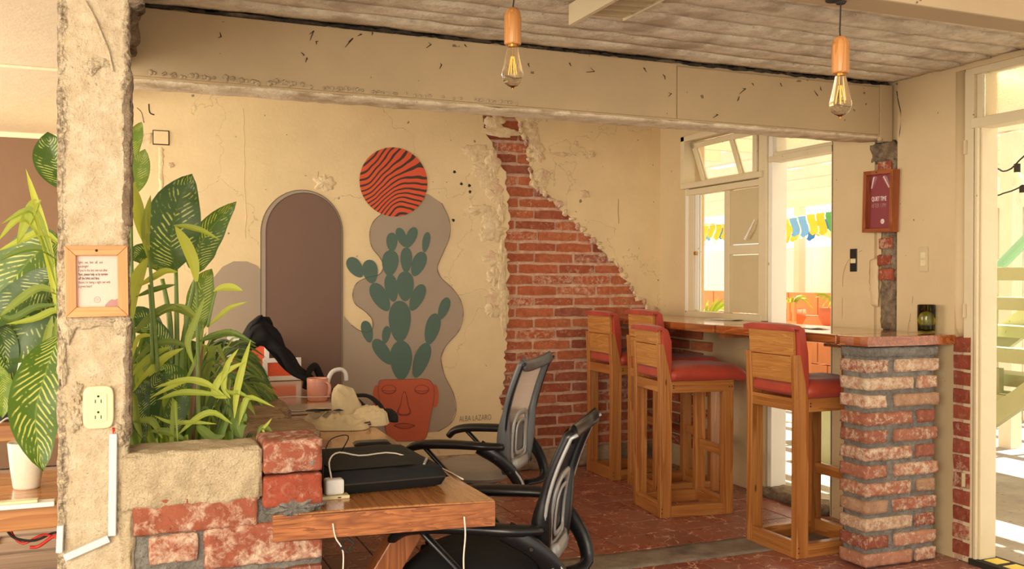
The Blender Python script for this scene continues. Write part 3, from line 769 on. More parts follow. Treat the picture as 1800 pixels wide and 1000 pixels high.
for z0, z1 in ((1.665, 2.055), (1.19, 1.60)):
    wb_('panel', 5.20, 5.55, z0+.006, z1-.006, .018, .03, m_panelp, bev=.001)
wb_('pane', 5.61, 5.94, 1.20, 2.05, .022, .026, m_glass, bev=0)
MB(wn.location).tube([(XW-.01, 5.24, 1.83), (XW-.03, 5.27, 1.76), (XW-.02, 5.33, 1.70)], [.004, .006, .012], 6).build('stay_hook', m_frame2, wn)
MB(wn.location).lathe([(0, 0), (.014, 0), (.014, .012), (0, .012)], 12, M=Matrix.Translation((XW+.0, 5.955, 1.62)) @ Matrix.Rotation(-PI/2, 4, 'Y')).build('latch', m_brass, wn)
# tilted awning sash
aw = bpy.data.objects.new('awning_sash', None); C.objects.link(aw); aw.parent = wn; aw.location = Vector((XW+.03, 5.65, 2.45))-wn.location; aw.rotation_euler = (0, -.34, 0)
AW = []
for n_, a, b, m_ in (('sash_rail', (-.02, -.41, -.04), (.02, .40, .0), m_frame), ('sash_rail', (-.02, -.41, -.33), (.02, .40, -.285), m_frame), ('sash_stile', (-.02, .36, -.33), (.02, .40, 0), m_frame),
                     ('sash_stile', (-.02, -.41, -.33), (.02, -.36, 0), m_frame), ('glazing_bar', (-.015, -.10, -.30), (.015, -.06, -.02), m_frame), ('pane', (-.002, -.36, -.29), (.002, -.10, -.04), m_glass), ('pane', (-.002, -.06, -.29), (.002, .36, -.04), m_glass)):
    MB().bb(a, b).build(n_, m_, aw, bevel=0 if n_ == 'pane' else .003)
# ---- door opening 1
d1 = empty('door', (XW, 4.8, 0), None, None); d1.name = 'door_1'; d1['kind'] = 'structure'
def db(name, y0, y1, z0, z1, x0=-.01, x1=.08, mat=m_frame, bev=.004, par=None):
    par = par or d1
    return MB(par.location).bb((XW+x0, y0, z0), (XW+x1, y1, z1)).build(name, mat, par, bevel=bev)
db('jamb', 5.07, 5.11, 0, 2.42, .0, .12, m_frame2)
db('jamb', 4.495, 4.515, 0, 2.42, .0, .14, m_frame)
db('transom_bar', 4.505, 5.10, 2.195, 2.235, -.01, .08)
db('transom_bar', 4.505, 5.10, 2.235, 2.26, .01, .06)
db('transom_pane', 4.51, 5.09, 2.26, 2.41, .03, .036, m_frost, 0)
db('threshold', 4.5, 5.11, -.02, .03, .02, .15, m_strip)
# ---- door opening 2 (right edge of the picture)
d2 = empty('door', (XW, 3.0, 0), None, None); d2.name = 'door_2'; d2['kind'] = 'structure'
def d2b(*a, **k): return db(*a, par=d2, **k)
d2b('jamb', 3.49, 3.545, 0, 2.48, .0, .05)
d2b('jamb', 3.455, 3.49, 0, 2.48, .02, .13, m_frame)
d2b('stop_bead', 3.465, 3.483, .02, 2.20, -.0, .02, m_frame)
d2b('frame_head', 2.35, 3.54, 2.455, 2.49, .0, .08)
d2b('transom_bar', 2.35, 3.50, 2.185, 2.235, -.01, .10)
d2b('transom_pane', 2.36, 3.455, 2.24, 2.45, .035, .042, m_frost, 0)
d2b('jamb', 2.31, 2.36, 0, 2.48, .0, .12)
for z in (.38, 1.235, 2.06):
    MB(d2.location).tube([(XW-.004, 3.535, z), (XW-.004, 3.535, z+.07)], .011, 8).build('hinge', m_panelp, d2)
th = MB(d2.location).bb((XW-.01, 2.36, -.01), (XW+.15, 3.5, .028)).build('threshold', m_dark, d2, bevel=.003)
th['label'] = 'black threshold with worn yellow tape'
rnd = random.Random(4)
for k in range(9):
    y = 3.44-k*.11
    MB(d2.location).bb((XW+.03, y-.075, .028), (XW+.12, y, .030)).build('yellow_tape', M_plain('yellow_tape%d' % k, S(236, 210, 90), .5) if k == 0 else bpy.data.materials['yellow_tape0'], d2)

# ================================================================== ROUGH COLUMN
def _colmat():
    m = MT('column_plaster'); a = m.noise(20, 8, .7); b = m.noise(95, 5, .7); g = m.noise(9, 5, .65)
    col = m.mix(m.ramp(a, [(.35, 0), (.62, 1)]), S(216, 192, 154), S(242, 222, 188))
    x = m.math('ABSOLUTE', m.math('ADD', m.n('ShaderNodeSeparateXYZ', {0: m.vec}).outputs[0], .064))
    e = m.ramp(m.math('ADD', x, m.math('MULTIPLY', g, .07)), [(.100, 0), (.118, 1)])
    vo = m.n('ShaderNodeTexVoronoi', {'Vector': m.vec, 'Scale': 75.0}).outputs[0]
    mot = m.mix(m.ramp(m.noise(48, 6, .75), [(.40, 0), (.58, 1)]), S(126, 104, 80), S(226, 204, 170))
    col = m.mix(m.math('MULTIPLY', e, .85), col, mot)
    col = m.mix(m.ramp(b, [(.30, .7), (.38, 0)]), col, S(110, 88, 64))
    nb = m.bump(a, 1, .016); nb = m.bump(b, 1, .008, nb); nb = m.bump(m.math('MULTIPLY', vo, e), 1, .02, nb)
    return m.set(col, .92, nb)
m_col2 = _colmat()
co = struct(build_bm('rough_column', rough_box((-.152, 2.745, 0), (.024, 2.93, 2.53), .0105, .0055, 19, 3, 4), m_col2))
# darker broken edge strips and knobbly pieces on the column
for i, (px0, px1, y0, y1) in enumerate(((213, 233, 120, 400), (216, 232, 560, 770), (96, 112, 0, 250), (98, 114, 250, 420))):
    a = at(px0, y0, Y=2.745); b = at(px1, y1, Y=2.745)
    bm = rough_box((a.x, 2.742, b.z), (b.x, 2.80, a.z), .0075, .0042, 34, 50+i, 4)
    if i < 2: build_bm('broken_edge', bm, m_colside if i < 2 else M_rough('pitted_edge%d' % i, S(150, 126, 98), S(222, 200, 166), S(190, 164, 130), 24, 1, .014), co)
    else: bm.free()
for i, (px, py, rx, rz) in enumerate(((155, 565, .06, .02), (215, 570, .02, .03), (120, 575, .02, .04), (130, 740, .02, .03), (205, 765, .02, .03), (180, 110, .03, .012), (160, 120, .02, .02), (135, 690, .014, .03), (110, 640, .012, .05))):
    p = at(px, py, Y=2.74); blob(p.x, p.z, rx, rz, 70+i, m_col, .008, Y=2.742, parent=co, name='plaster_lump')
p1 = [at(x, y, Y=2.735) for x, y in ((148, 0), (165, 30), (180, 65), (190, 90), (198, 125))]
MB().tube(catmull(p1, 16), .0035, 6).build('plaster_ridge', m_col, co)
flare = build_bm('broken_flare', rough_box((.0, 2.742, 1.98+.17), (.06, 2.9, 2.5), .014, .014, 15, 9), m_colside, co)

# ================================================================== PLANTER + LONG LOW WALL
pl = empty('brick_planter', (.2, 2.84, 0), 'low brick planter with a rough cement cap, at the foot of the rough column', 'planter')
def rel(o, par):
    o.data.transform(Matrix.Translation(-Vector(par.location))) if o.data.users == 1 else None
    return o
PY = 2.735
core = rough_box((.012, PY+.012, 0), (.548, PY+.16, .80), .022, .006, 12, 11)
o = build_bm('mortar', core, m_mortar, pl); rel(o, pl)
o = build_bm('cement_cap', rough_box((.003, PY-.006, .795), (.372, PY+.17, .948), .0105, .0055, 16, 12, 4), m_cap, pl); rel(o, pl)
o = build_bm('cement_cap', rough_box((.006, PY-.003, .2), (.036, PY+.1, .80), .0105, .008, 16, 15, 4), m_cap, pl); rel(o, pl)
def hero_brick(px0, py0, px1, py1, mat, seed, dep=.12, Y=PY, out=.0):
    a = at(px0, py0, Y=Y); b = at(px1, py1, Y=Y)
    bm = rough_box((a.x, Y-out, b.z), (b.x, Y+dep, a.z), .0095, .0028, 22, seed, 4)
    o = build_bm('brick', bm, mat, pl); rel(o, pl); return o
hero_brick(233, 878, 453, 924, m_brickh, 1, out=.004)
hero_brick(262, 944, 348, 986, m_brickh, 2, out=.002)
hero_brick(359, 930, 566, 980, m_brickh, 3, out=.006)
hero_brick(463, 776, 566, 826, m_brickh, 4, .17, out=.010)
hero_brick(462, 838, 566, 883, m_brickr, 5, .17, out=.012)
o = build_bm('mortar', rough_box((.385, PY-.006, .878), (.54, PY+.15, .905), .01, .006, 20, 17), m_mortar, pl); rel(o, pl)
a = at(466, 880, Y=PY); b = at(562, 906, Y=PY)
o = blob((a.x+b.x)/2, (a.z+b.z)/2+.003, (b.x-a.x)/2, (a.z-b.z)/2, 91, m_mortar, .02, Y=PY+.003, parent=pl, name='mortar_smear'); rel(o, pl)
rnd = random.Random(2)
for r_ in range(7):
    z = .565-r_*.088; xs = (.04, .27, .52) if r_ % 2 else (.04, .15, .43, .545)
    for x0, x1 in zip(xs, xs[1:]):
        brick(((x0+x1)/2-pl.location.x, PY+.05-pl.location.y, z), (x1-x0-.014, .12, .066), m_brickwu, pl, rnd.randrange(8))
# inner soil and far boundary
o = build_bm('soil', rough_box((.02, PY+.165, .3), (.385, 5.7, .72), .06, .02, 7, 13), m_soil, pl); rel(o, pl)

lw = empty('low_masonry_divider', (.47, 4.2, 0), 'long low divider topped with weathered slabs, between planter and long table', 'divider')
o = build_bm('mortar', rough_box((.40, 2.90, 0), (.545, 6.3, .885), .05, .01, 7, 14), m_mortar, lw); rel(o, lw)
rnd = random.Random(9); y = 2.915
while y < 6.2:
    L_ = rnd.uniform(.18, .34); hh = .925+rnd.uniform(-.008, .012)
    o = build_bm('capping_slab', rough_box((.39+rnd.uniform(-.02, .012), y, .865), ((.565 if y < 3.0 else .60+rnd.uniform(-.03, .03)), y+L_-.008, hh), .02, .008, 12, int(y*37)), m_ledge, lw); rel(o, lw)
    y += L_
# left flank brick row visible behind the plants
for r_ in range(3):
    for s_ in range(9):
        brick((.395-lw.location.x, 3.1+s_*.32+(.15 if r_ % 2 else 0)-lw.location.y, .66+r_*.085), (.05, .3, .066), m_brickwu, lw, r_*3+s_)

# ================================================================== BRICK PILLAR OF THE BAR
pi_ = empty('brick_pillar', (3.6, 3.68, 0), 'squat whitewashed brick pillar with thick grey joints holding up the end of the bar', 'pillar')
X0, X1, Y0, Y1 = 3.372, 3.842, 3.598, 3.785
o = build_bm('mortar', rough_box((X0+.012, Y0+.010, 0), (X1-.006, Y1, 1.06), .018, .009, 16, 19), m_mortar, pi_); rel(o, pi_)
o = build_bm('cement_cap', rough_box((X0+.004, Y0-.001, 1.04), (X1, Y1, 1.092), .02, .004, 14, 20), m_mortar, pi_); rel(o, pi_)
rnd = random.Random(5)
for r_ in range(12):
    z = 1.03-r_*.0868
    sp = ((0, .137), (.18, .467)) if r_ % 2 == 0 else ((0, .295), (.325, .453))
    for i, (a, b) in enumerate(sp):
        a += rnd.uniform(-.006, .006) if i else 0; b += rnd.uniform(-.008, .008)
        dep = .19 if i == 0 else .1
        bm = rough_box((X0+a-(.0 if i else .003), Y0-.004, z-.064), (X0+b, Y0-.004+dep, z), .017, .0028, 18, r_*5+i, 3)
        o = build_bm('brick', bm, m_brickw, pi_); rel(o, pi_)

# ================================================================== BAR COUNTER
bc = empty('bar_counter', (3.66, 5.0, 1.1), 'long varnished wooden bar top along the window wall, with a wavy front edge', 'counter')
def front(y):  # wavy live edge
    base = 3.36+.02*math.sin(y*3.1)+.012*math.sin(y*8.3+1)
    if y < 3.75: base = 3.34+(3.75-y)*.15
    return base
def slab(y0, y1, seed):
    n = int((y1-y0)/.05)+1; ys = [y0+(y1-y0)*i/n for i in range(n+1)]
    poly = [(front(y)+nz((y, seed, 0), 14, .006), y, 1.096) for y in ys]+[(XW-.003, y1, 1.096), (XW-.003, y0, 1.096)]
    b = MB(bc.location); b.prism(poly, 0, (0, 0, .05)); return b.build('board', m_bar, bc, bevel=.006)
slab(3.585, 3.79, 1); slab(3.793, 4.86, 2); slab(4.875, 6.45, 3)
MB(bc.location).bb((3.42, 4.84, 1.065), (3.9, 4.9, 1.094)).build('joint_batten', m_leg, bc)
MB(bc.location).bb((3.87, 3.8, 1.03), (3.94, 4.48, 1.09)).build('support_cleat', m_leg, bc)
MB(bc.location).bb((3.45, 3.80, .6), (3.52, 3.86, 1.09)).build('bracket', m_leg, bc)

# ================================================================== STOOLS
def stool(label, loc, rz, top=1.19, seatlen=.47, sx=1.0):
    t = empty('bar_stool', loc, label, 'stool', 'pine bar stools with red cushions', rz)
    a, b = .242, .205          # half length x, half width y
    for s_ in (-1, 1):
        # back post, tapering above the seat, leaning back
        w_ = .045
        yo, yi = s_*b, s_*(b-w_)
        prof = [(-a, 0), (-a+.075, 0), (-a+.075, .80), (-a+.02, 1.04), (-a-.012, 1.04), (-a, .80)]
        bm_ = MB(); bm_.prism([(x, yo, z) for x, z in prof], 0, (0, yi-yo, 0)); bm_.build('leg', m_stool, t, bevel=.003)
        MB().bb((a-.07, yo, 0), (a, yi, .75)).build('leg', m_stool, t, bevel=.003)
        MB().bb((-a+.075, yo*.995, .0), (a-.07, yi, .07)).build('base_rail', m_stoolx, t, bevel=.003)
        MB().bb((-a+.075, yo*.995, .745-.0), (a, yi, .815)).build('seat_rail', m_stoolx, t, bevel=.003)
    MB().bb((-a, -b+.045, 0), (-a+.03, b-.045, .085)).build('base_rail', m_stooly, t, bevel=.003)
    MB().bb((a-.05, -b+.045, 0), (a-.015, b-.045, .085)).build('base_rail', m_stooly, t, bevel=.003)
    MB().bb((-a+.002, -b+.045, .75), (-a+.035, b-.045, .815)).build('seat_rail', m_stooly, t, bevel=.003)
    MB().bb((a-.04, -b+.045, .75), (a-.01, b-.045, .815)).build('seat_rail', m_stooly, t, bevel=.003)
    MB().bb((a-.045, -b+.045, .34), (a-.015, b-.045, .40)).build('foot_rail', m_stooly, t, bevel=.003)
    # two back boards facing away from the bar
    lean = lambda z: -a+.006-(z-.80)*.05
    for z0, z1, j in ((.895, 1.03, 0), (1.034, top-.012, 1)):
        bm_ = MB(); yw = b-.047 if z0 < 1.0 else b-.03
        P = [(lean(z0), z0), (lean(z0)+.022, z0), (lean(z1)+.022, z1), (lean(z1), z1)]
        bm_.prism([(x, -yw, z) for x, z in P], 0, (0, 2*yw, 0)); bm_.build('back_board', m_stoolb, t, bevel=.002)
    # back cushion : padded, wraps over the top of the boards
    def cush(u, v):
        # u along height ring, v across width
        ring = [(.030, .83), (.032, 1.00), (.030, top-.02), (.02, top+.005), (-.012, top+.004), (-.012, top-.02)]
        return ring
    pts = [(.024, .83), (.024, top-.012), (-.006, top-.010), (-.009, top-.03), (-.013, top-.03), (-.013, top+.002), (.03, top+.008), (.075, top-.012), (.092, 1.05), (.09, .93), (.078, .835)]
    bm_ = MB(); n = len(pts); ny = 8
    vs = []
    for j in range(ny+1):
        yy = -b+.002+(2*b-.004)*j/ny
        edge = abs(j/ny*2-1)
        for (x, z) in pts:
            xx = x-(.014*edge**4 if x > .05 else 0)+nz((yy*3, z*5, rz*9), 1.5, .006)
            vs.append((lean(z)+xx, yy, z-(.008*edge**4 if z > top-.02 else 0)+nz((yy*9, 4, rz), 2, .003)))
    fs = [(j*n+i, j*n+(i+1) % n, (j+1)*n+(i+1) % n, (j+1)*n+i) for j in range(ny) for i in range(n)]+[tuple(range(n)), tuple(range(ny*n+n-1, ny*n-1, -1))]
    bm_.add(vs, fs); bm_.build('back_cushion', m_red, t, smooth=True, bevel=.006)
    # seat cushion with drooping front lip
    x0, x1 = -a+.07, -a+.07+seatlen
    def top_(u, v):
        e = min(u, 1-u, v, 1-v)*2; e = min(1, e*4.0)
        x = x0+(x1-x0)*u; y = -b-.004+(2*b+.008)*v
        return Vector((x, y, .865+.040*max(0, e)**.6+nz((x*8, y*8, rz*5), 1, .007)-(.022*max(0, u-.85)/.15)))
    def bot_(u, v):
        x = x0+(x1-x0-.01)*u; y = -b-.002+(2*b+.004)*v
        return Vector((x, y, .817-(.012 if u > .9 else 0)))
    bm_ = MB(); N_ = 14
    bm_.grid(top_, N_, N_); bm_.grid(bot_, N_, N_)
    off = (N_+1)**2
    for i in range(N_):
        bm_.f.append((i*(N_+1), (i+1)*(N_+1), off+(i+1)*(N_+1), off+i*(N_+1)))
        bm_.f.append((i*(N_+1)+N_, (i+1)*(N_+1)+N_, off+(i+1)*(N_+1)+N_, off+i*(N_+1)+N_))
        bm_.f.append((i, i+1, off+i+1, off+i)); q = N_*(N_+1); bm_.f.append((q+i, q+i+1, off+q+i+1, off+q+i))
    bm_.build('seat_cushion', m_red, t, smooth=True)
    sb = MB(); sb.bb((-a+.005, -b+.048, .84), (-a+.05, b-.048, .885)); sb.build('cushion_strip', m_red, t, bevel=.008)
    screws = MB()
    for s_ in (-1, 1):
        for (x, z) in ((-a+.012, .03), (-a+.012, .055), (-a+.085, .775), (-a+.085, .79), (a-.03, .775), (a-.012, .775)):
            screws.tube([(x, s_*(b+.0012), z), (x, s_*(b-.001), z)], .004, 8)
    screws.build('screws', m_dark, t)
    return t
stool('pine bar stool at the far end of the bar, beside the exposed brick wall', (3.46, 6.09, 0), -.02)
stool('pine bar stool nearly hidden behind the stool standing square in the middle', (3.50, 5.55, 0), -.05, 1.215)
stool('pine bar stool standing square in the middle, whole near side in full view', (3.235, 5.02, 0), -.12, 1.14, .52)
stool('pine bar stool next to the brick pillar, pale back boards facing the room', (3.42, 4.085, 0), .02, 1.19)

# ================================================================== LONG TABLE
tb = empty('long_table', (.75, 4.4, 0), 'long thick varnished plank table with slanted trestle legs, built into the low wall', 'table')
tt = MB(tb.location)
poly = [(.40, 2.725), (.70, 2.712), (1.052, 2.66), (1.058, 2.68), (1.052, 3.4), (1.075, 4.3), (1.09, 5.2), (1.11, 6.38), (.40, 6.38)]
tt.prism([(x, y, .672) for x, y in poly], 0, (0, 0, .078)); o = tt.build('tabletop', m_tabletop, tb, bevel=.006)
ep = MB(tb.location); ep.prism([(.40, 2.7235, .674), (.70, 2.7105, .674), (1.050, 2.6585, .674), (1.051, 2.6625, .674), (.40, 2.728, .674)], 0, (0, 0, .072)); ep.build('end_grain_face', m_endgrain, tb)
for yy in (2.95, 5.3):
    for (xa, xb) in ((.46, .90),):
        dx = xb-xa; L_ = math.hypot(dx, .67)
        M_ = Matrix.Translation(((xa+xb)/2-tb.location.x, yy-tb.location.y, .336)) @ Matrix.Rotation(math.atan2(xb-xa, .67), 4, 'Y')
        b = MB(); b.box((0, 0, 0), (.085, .07, L_-.02), M_); b.build('leg', m_leg, tb, bevel=.004)
clip = MB(tb.location); clip.tube([(.60, 2.72, .66), (.59, 2.70, .645), (.61, 2.70, .63), (.63, 2.71, .65), (.61, 2.72, .668)], .005, 6); clip.build('cable_clip', m_dark, tb)

# ---- left desks
def desk(label, y0, y1, x0, x1, zt=.75, th=.075):
    t = empty('work_desk', ((x0+x1)/2, (y0+y1)/2, 0), label, 'desk')
    MB(t.location).bb((x0, y0, zt-th), (x1, y1, zt)).build('desktop', m_tablex, t, bevel=.006)
    for x in (x0+.1, (x0+x1)/2):
        MB(t.location).bb((x, y0+.1, 0), (x+.07, y0+.17, zt-th)).build('leg', m_leg, t)
        MB(t.location).bb((x, y1-.17, 0), (x+.07, y1-.1, zt-th)).build('leg', m_leg, t)
    return t
desk('thick honey coloured wooden desk in front at left, carrying the white mug', 3.12, 3.66, -1.6, -.12)
desk('second wooden desk further back at left, carrying the black backpack', 4.68, 5.3, -1.9, -.06, .77, .07)

# ================================================================== OFFICE CHAIRS
def office_chair(label, loc, rz, seatmat, meshmat, framemat, edgemat, platemat, backh=1.02):
    t = empty('office_chair', loc, label, 'chair', None, rz)
    # seat (faces -X)
    def seat(sgn):
        def f(u, v):
            a = 2*PI*v; R_ = .245*(1-.0*u); q = u
            ex = math.copysign(abs(math.cos(a))**.6, math.cos(a)); ey = math.copysign(abs(math.sin(a))**.6, math.sin(a))
            z = .475+sgn*(.035*math.sqrt(max(0, 1-q**4)))
            if ex*q < -.5: z -= (abs(ex*q)-.5)*.06
            return Vector((ex*q*.25-.02, ey*q*.25, z))
        return f
    b = MB(); b.grid(seat(1), 8, 32); b.grid(seat(-1), 8, 32); b.build('seat', seatmat, t, smooth=True)
    MB().box((0, 0, .43), (.26, .2, .04)).build('seat_plate', m_black, t, bevel=.01)
    MB().lathe([(.026, .07), (.026, .25), (.02, .25), (.02, .42)], 16).build('gas_column', m_chrome, t, smooth=False)
    hub = MB(); hub.lathe([(0, .05), (.05, .05), (.05, .11), (0, .12)], 20); hub.build('base_hub', m_black, t)
    for k in range(5):
        a = 2*PI*k/5+.3; c_, s_ = math.cos(a), math.sin(a)
        spk = MB().tube([(c_*.03, s_*.03, .095), (c_*.17, s_*.17, .085), (c_*.30, s_*.30, .06)], [.026, .022, .016], 8, sq=(.7, 1)).build('base_spoke', m_black, t)
        cs = MB()
        for q in (-1, 1):
            M_ = Matrix.Translation((c_*.3-s_*q*.014, s_*.3+c_*q*.014, .026)) @ Matrix.Rotation(a+PI/2, 4, 'Z') @ Matrix.Rotation(PI/2, 4, 'Y')
            cs.lathe([(0, -.009), (.026, -.009), (.026, .009), (0, .009)], 14, M=M_)
        cs.tube([(c_*.3, s_*.3, .03), (c_*.3, s_*.3, .062)], .006, 6)
        cs.build('caster', m_black, spk)
    # back : profile x(z), half-width y(z)
    z0 = .50
    def bx(z): q = (z-z0)/(backh-z0); return .235-.02*math.sin(q*PI)+.035*q+.055*q*q
    def hw(z): q = (z-z0)/(backh-z0); return .160+.055*math.sin(min(1, q*1.15)*PI*.5)
    zs = [z0+(backh-z0)*i/16 for i in range(17)]
    path = [Vector((bx(z), -hw(z), z)) for z in zs]
    tops = [Vector((bx(backh)+.012-.05*math.sin(PI*i/10)*.55, -hw(backh)+2*hw(backh)*i/10, backh+.004-.02*math.sin(PI*i/10))) for i in range(1, 10)]
    left = [Vector((p.x, -p.y, p.z)) for p in path[::-1]]
    horn = [Vector((bx(backh)+.02, -hw(backh), backh+.012))]; horn2 = [Vector((bx(backh)+.02, hw(backh), backh+.012))]
    # side frames and top rail as flat bands
    for pth in (path+horn, left[::-1]+horn2):
        MB().tube(pth, [.018+.016*math.sin(PI*min(1, i/9)) for i in range(len(pth))], 10, sq=(1.0, 1.0), upv=(0, 1, 0)).build('back_frame', framemat, t, smooth=True)
        s_ = 1 if pth[0].y > 0 else -1
        MB().tube([p+Vector((.014, s_*.02, 0)) for p in pth], .006, 6).build('frame_edge', edgemat, t, smooth=True)
    MB().tube(horn+tops+horn2, .017, 10, sq=(1.7, .7), upv=(0, 0, 1)).build('top_rail', framemat, t, smooth=True)
    MB().tube([Vector((bx(z0)-.005, -hw(z0)+2*hw(z0)*i/6, z0+.01)) for i in range(7)], .016, 8).build('bottom_rail', framemat, t, smooth=True)
    def ms(u, v):
        z = z0+.01+(backh-z0-.02)*u; y = (-hw(z)+2*hw(z)*v)
        return Vector((bx(z)-.006-.035*math.sin(PI*v), y, z))
    MB().grid(ms, 20, 12).build('mesh_panel', meshmat, t, smooth=True)
    # lumbar plate on the rear: rounded U frame with inner ring
    def loop(wid, zlo, zhi, r, off, mat, name, par):
        n = 30; pts = []
        for k in range(n+1):
            a = 2*PI*k/n; cc, ss = math.cos(a), math.sin(a)
            y = math.copysign(abs(cc)**.45, cc)*wid*(1-.22*(ss*.5+.5)); z = (zlo+zhi)/2+math.copysign(abs(ss)**.45, ss)*(zhi-zlo)/2
            pts.append(Vector((bx(z)+off, y, z)))
        return MB().tube(pts, r, 8, False, sq=(.6, 1.2), upv=(1, 0, 0)).build(name, mat, par, smooth=True)
    lf_ = loop(.115, .545, .775, .013, .012, platemat, 'lumbar_frame', t)
    loop(.075, .58, .735, .008, .020, platemat, 'lumbar_ring', lf_)
    MB().grid(lambda u, v: Vector((bx(.585+.145*u)+.012, (-.068+.136*v)*(1-.2*u), .585+.145*u)), 4, 4).build('lumbar_pad', framemat, lf_, solid=.006)
    # rear bracket bar
    MB().tube([(.25, -.12, .535), (.262, -.06, .53), (.262, .06, .53), (.25, .12, .535)], .02, 8, sq=(1.4, .6)).build('back_bracket', platemat, t, smooth=True)
    for s_ in (-1, 1):
        y = s_*.27
        pad = catmull([(.235, s_*.215, .635), (.16, y, .643), (.02, y, .643), (-.12, y, .636), (-.20, y, .618), (-.235, y*.98, .585)], 20)
        MB().tube(pad, [.021+.007*math.sin(PI*i/20) for i in range(21)], 10, sq=(.8, 1.35), upv=(0, 0, 1)).build('armrest', m_black, t, smooth=True)
        strut = catmull([(-.14, y, .625), (-.07, y, .56), (.03, y*.93, .46), (.06, s_*.17, .425)], 10)
        MB().tube(strut, .013, 8, sq=(1.3, .8), upv=(0, 1, 0)).build('armrest_strut', m_black, t, smooth=True)
        rear = catmull([(.14, y, .64), (.235, y*.92, .58), (.30, s_*.215, .50), (.315, s_*.18, .42), (.24, s_*.12, .40)], 14)
        MB().tube(rear, [.030-.012*(i/14) for i in range(15)], 8, sq=(.55, 1.2), upv=(0, 1, 0)).build('rear_strut', m_black, t, smooth=True); rs_ = C.objects[-1]
        MB().tube([p+Vector((.018, 0, .004)) for p in rear[2:12]], .007, 6).build('strut_trim', platemat, rs_, smooth=True)
        for q in (3, 6, 9):
            p = rear[q]; MB().tube([p+Vector((0, s_*.018, 0)), p+Vector((0, s_*.024, 0))], .006, 8).build('bolt', m_dark if q != 6 else m_chrome, rs_)
    return t
office_chair('office chair with a pale mesh back and worn grey seat, further along the table', (1.62, 4.42, 0), -.72, m_greyseat, m_meshw, m_grey, m_black, m_silver, 1.02)
office_chair('black office chair with a dark mesh back, nearest at the end of the table', (1.155, 3.01, 0), -.64, m_blackf, m_meshb, m_black, m_silver, m_silver, .93)

# ================================================================== PENDANTS
def pendant(label, p, zt, s=1.0):
    # p: bottom tip of bulb
    t = empty('pendant_lamp', (p[0], p[1], zt), label, 'lamp', None)
    h = zt-p[2]; z = lambda k: -h+k*s
    MB().lathe([(0, z(.127)), (.0215*s, z(.127)), (.0245*s, z(.131)), (.0245*s, z(.205)), (.021*s, z(.222)), (.012*s, z(.232)), (0, z(.234))], 28).build('bulb_holder', m_holder, t, smooth=True, bevel=.001)
    pr = [(0, 0), (.003, .001), (.005, .006), (.014, .010), (.024, .018), (.0305, .030), (.032, .040), (.029, .056), (.021, .092), (.0155, .118), (.0135, .128)]
    g = MB().lathe([(r*s, z(k)) for r, k in pr], 28).build('glass_bulb', m_bulb, t, smooth=True)
    MB().lathe([(.004*s, z(.128)), (.004*s, z(.085)), (.002*s, z(.08))], 8).build('stem', m_bulb, g, smooth=True)
    f = MB()
    for k in range(4):
        a = PI/4+k*PI/2
        f.tube([(math.cos(a)*.003*s, math.sin(a)*.003*s, z(.092)), (math.cos(a)*.010*s, math.sin(a)*.010*s, z(.042))], .0012*s, 6)
    f.build('filament', m_fil, g)
    MB().lathe([(0, z(.120)), (.0125*s, z(.120)), (.0125*s, z(.128)), (0, z(.128))], 16).build('cap', m_brass, t)
    MB().tube([(0, 0, -h+.23*s), (.004, 0, -h*.5), (-.003, 0, -h*.25), (0, 0, -.0)], .0022, 6).build('cord', m_dark, t)
    MB().lathe([(0, -.006), (.012, -.006), (.016, 0)], 16).build('ceiling_cup', m_dark, t)
    return t
p = at(901, 157, Y=2.55); pendant('bare filament bulb in a round wooden holder, hanging nearer the mural', p, ZC-.01, 1.02)
p = at(1477, 208, Y=2.085); pendant('bare filament bulb in wooden holder on a short cord, toward the bar', p, 2.197, .98)

# ---- louvred fluorescent luminaire at the top
lu = empty('ceiling_luminaire', (1.76, 2.85, ZC-.01), 'cream metal box light with a ribbed underside, against the ceiling at the top', 'ceiling light')
def lub(a, b, n, m_, bev=.002): return MB(lu.location).bb(a, b).build(n, m_, lu, bevel=bev)
lub((1.635, 2.27, 2.425), (1.655, 3.365, ZC-.012), 'side_panel', m_frame)
lub((1.875, 2.27, 2.466), (1.882, 3.36, ZC-.012), 'side_panel', m_frame)
lub((1.655, 3.33, 2.475), (1.875, 3.345, ZC-.012), 'end_panel', m_frame)
lub((1.655, 2.27, 2.50), (1.875, 3.33, 2.508), 'reflector', m_colside)  # coloured dark to paint in the shading between the ribs
for k in range(14):
    y = 2.30+k*.075
    b = MB(lu.location); b.prism([(1.657, y, 2.498), (1.657, y, 2.445), (1.69, y, 2.452), (1.84, y, 2.458), (1.873, y, 2.475), (1.873, y, 2.498)], 0, (0, .020, 0)); b.build('louvre_rib', m_beam, lu, bevel=.003)

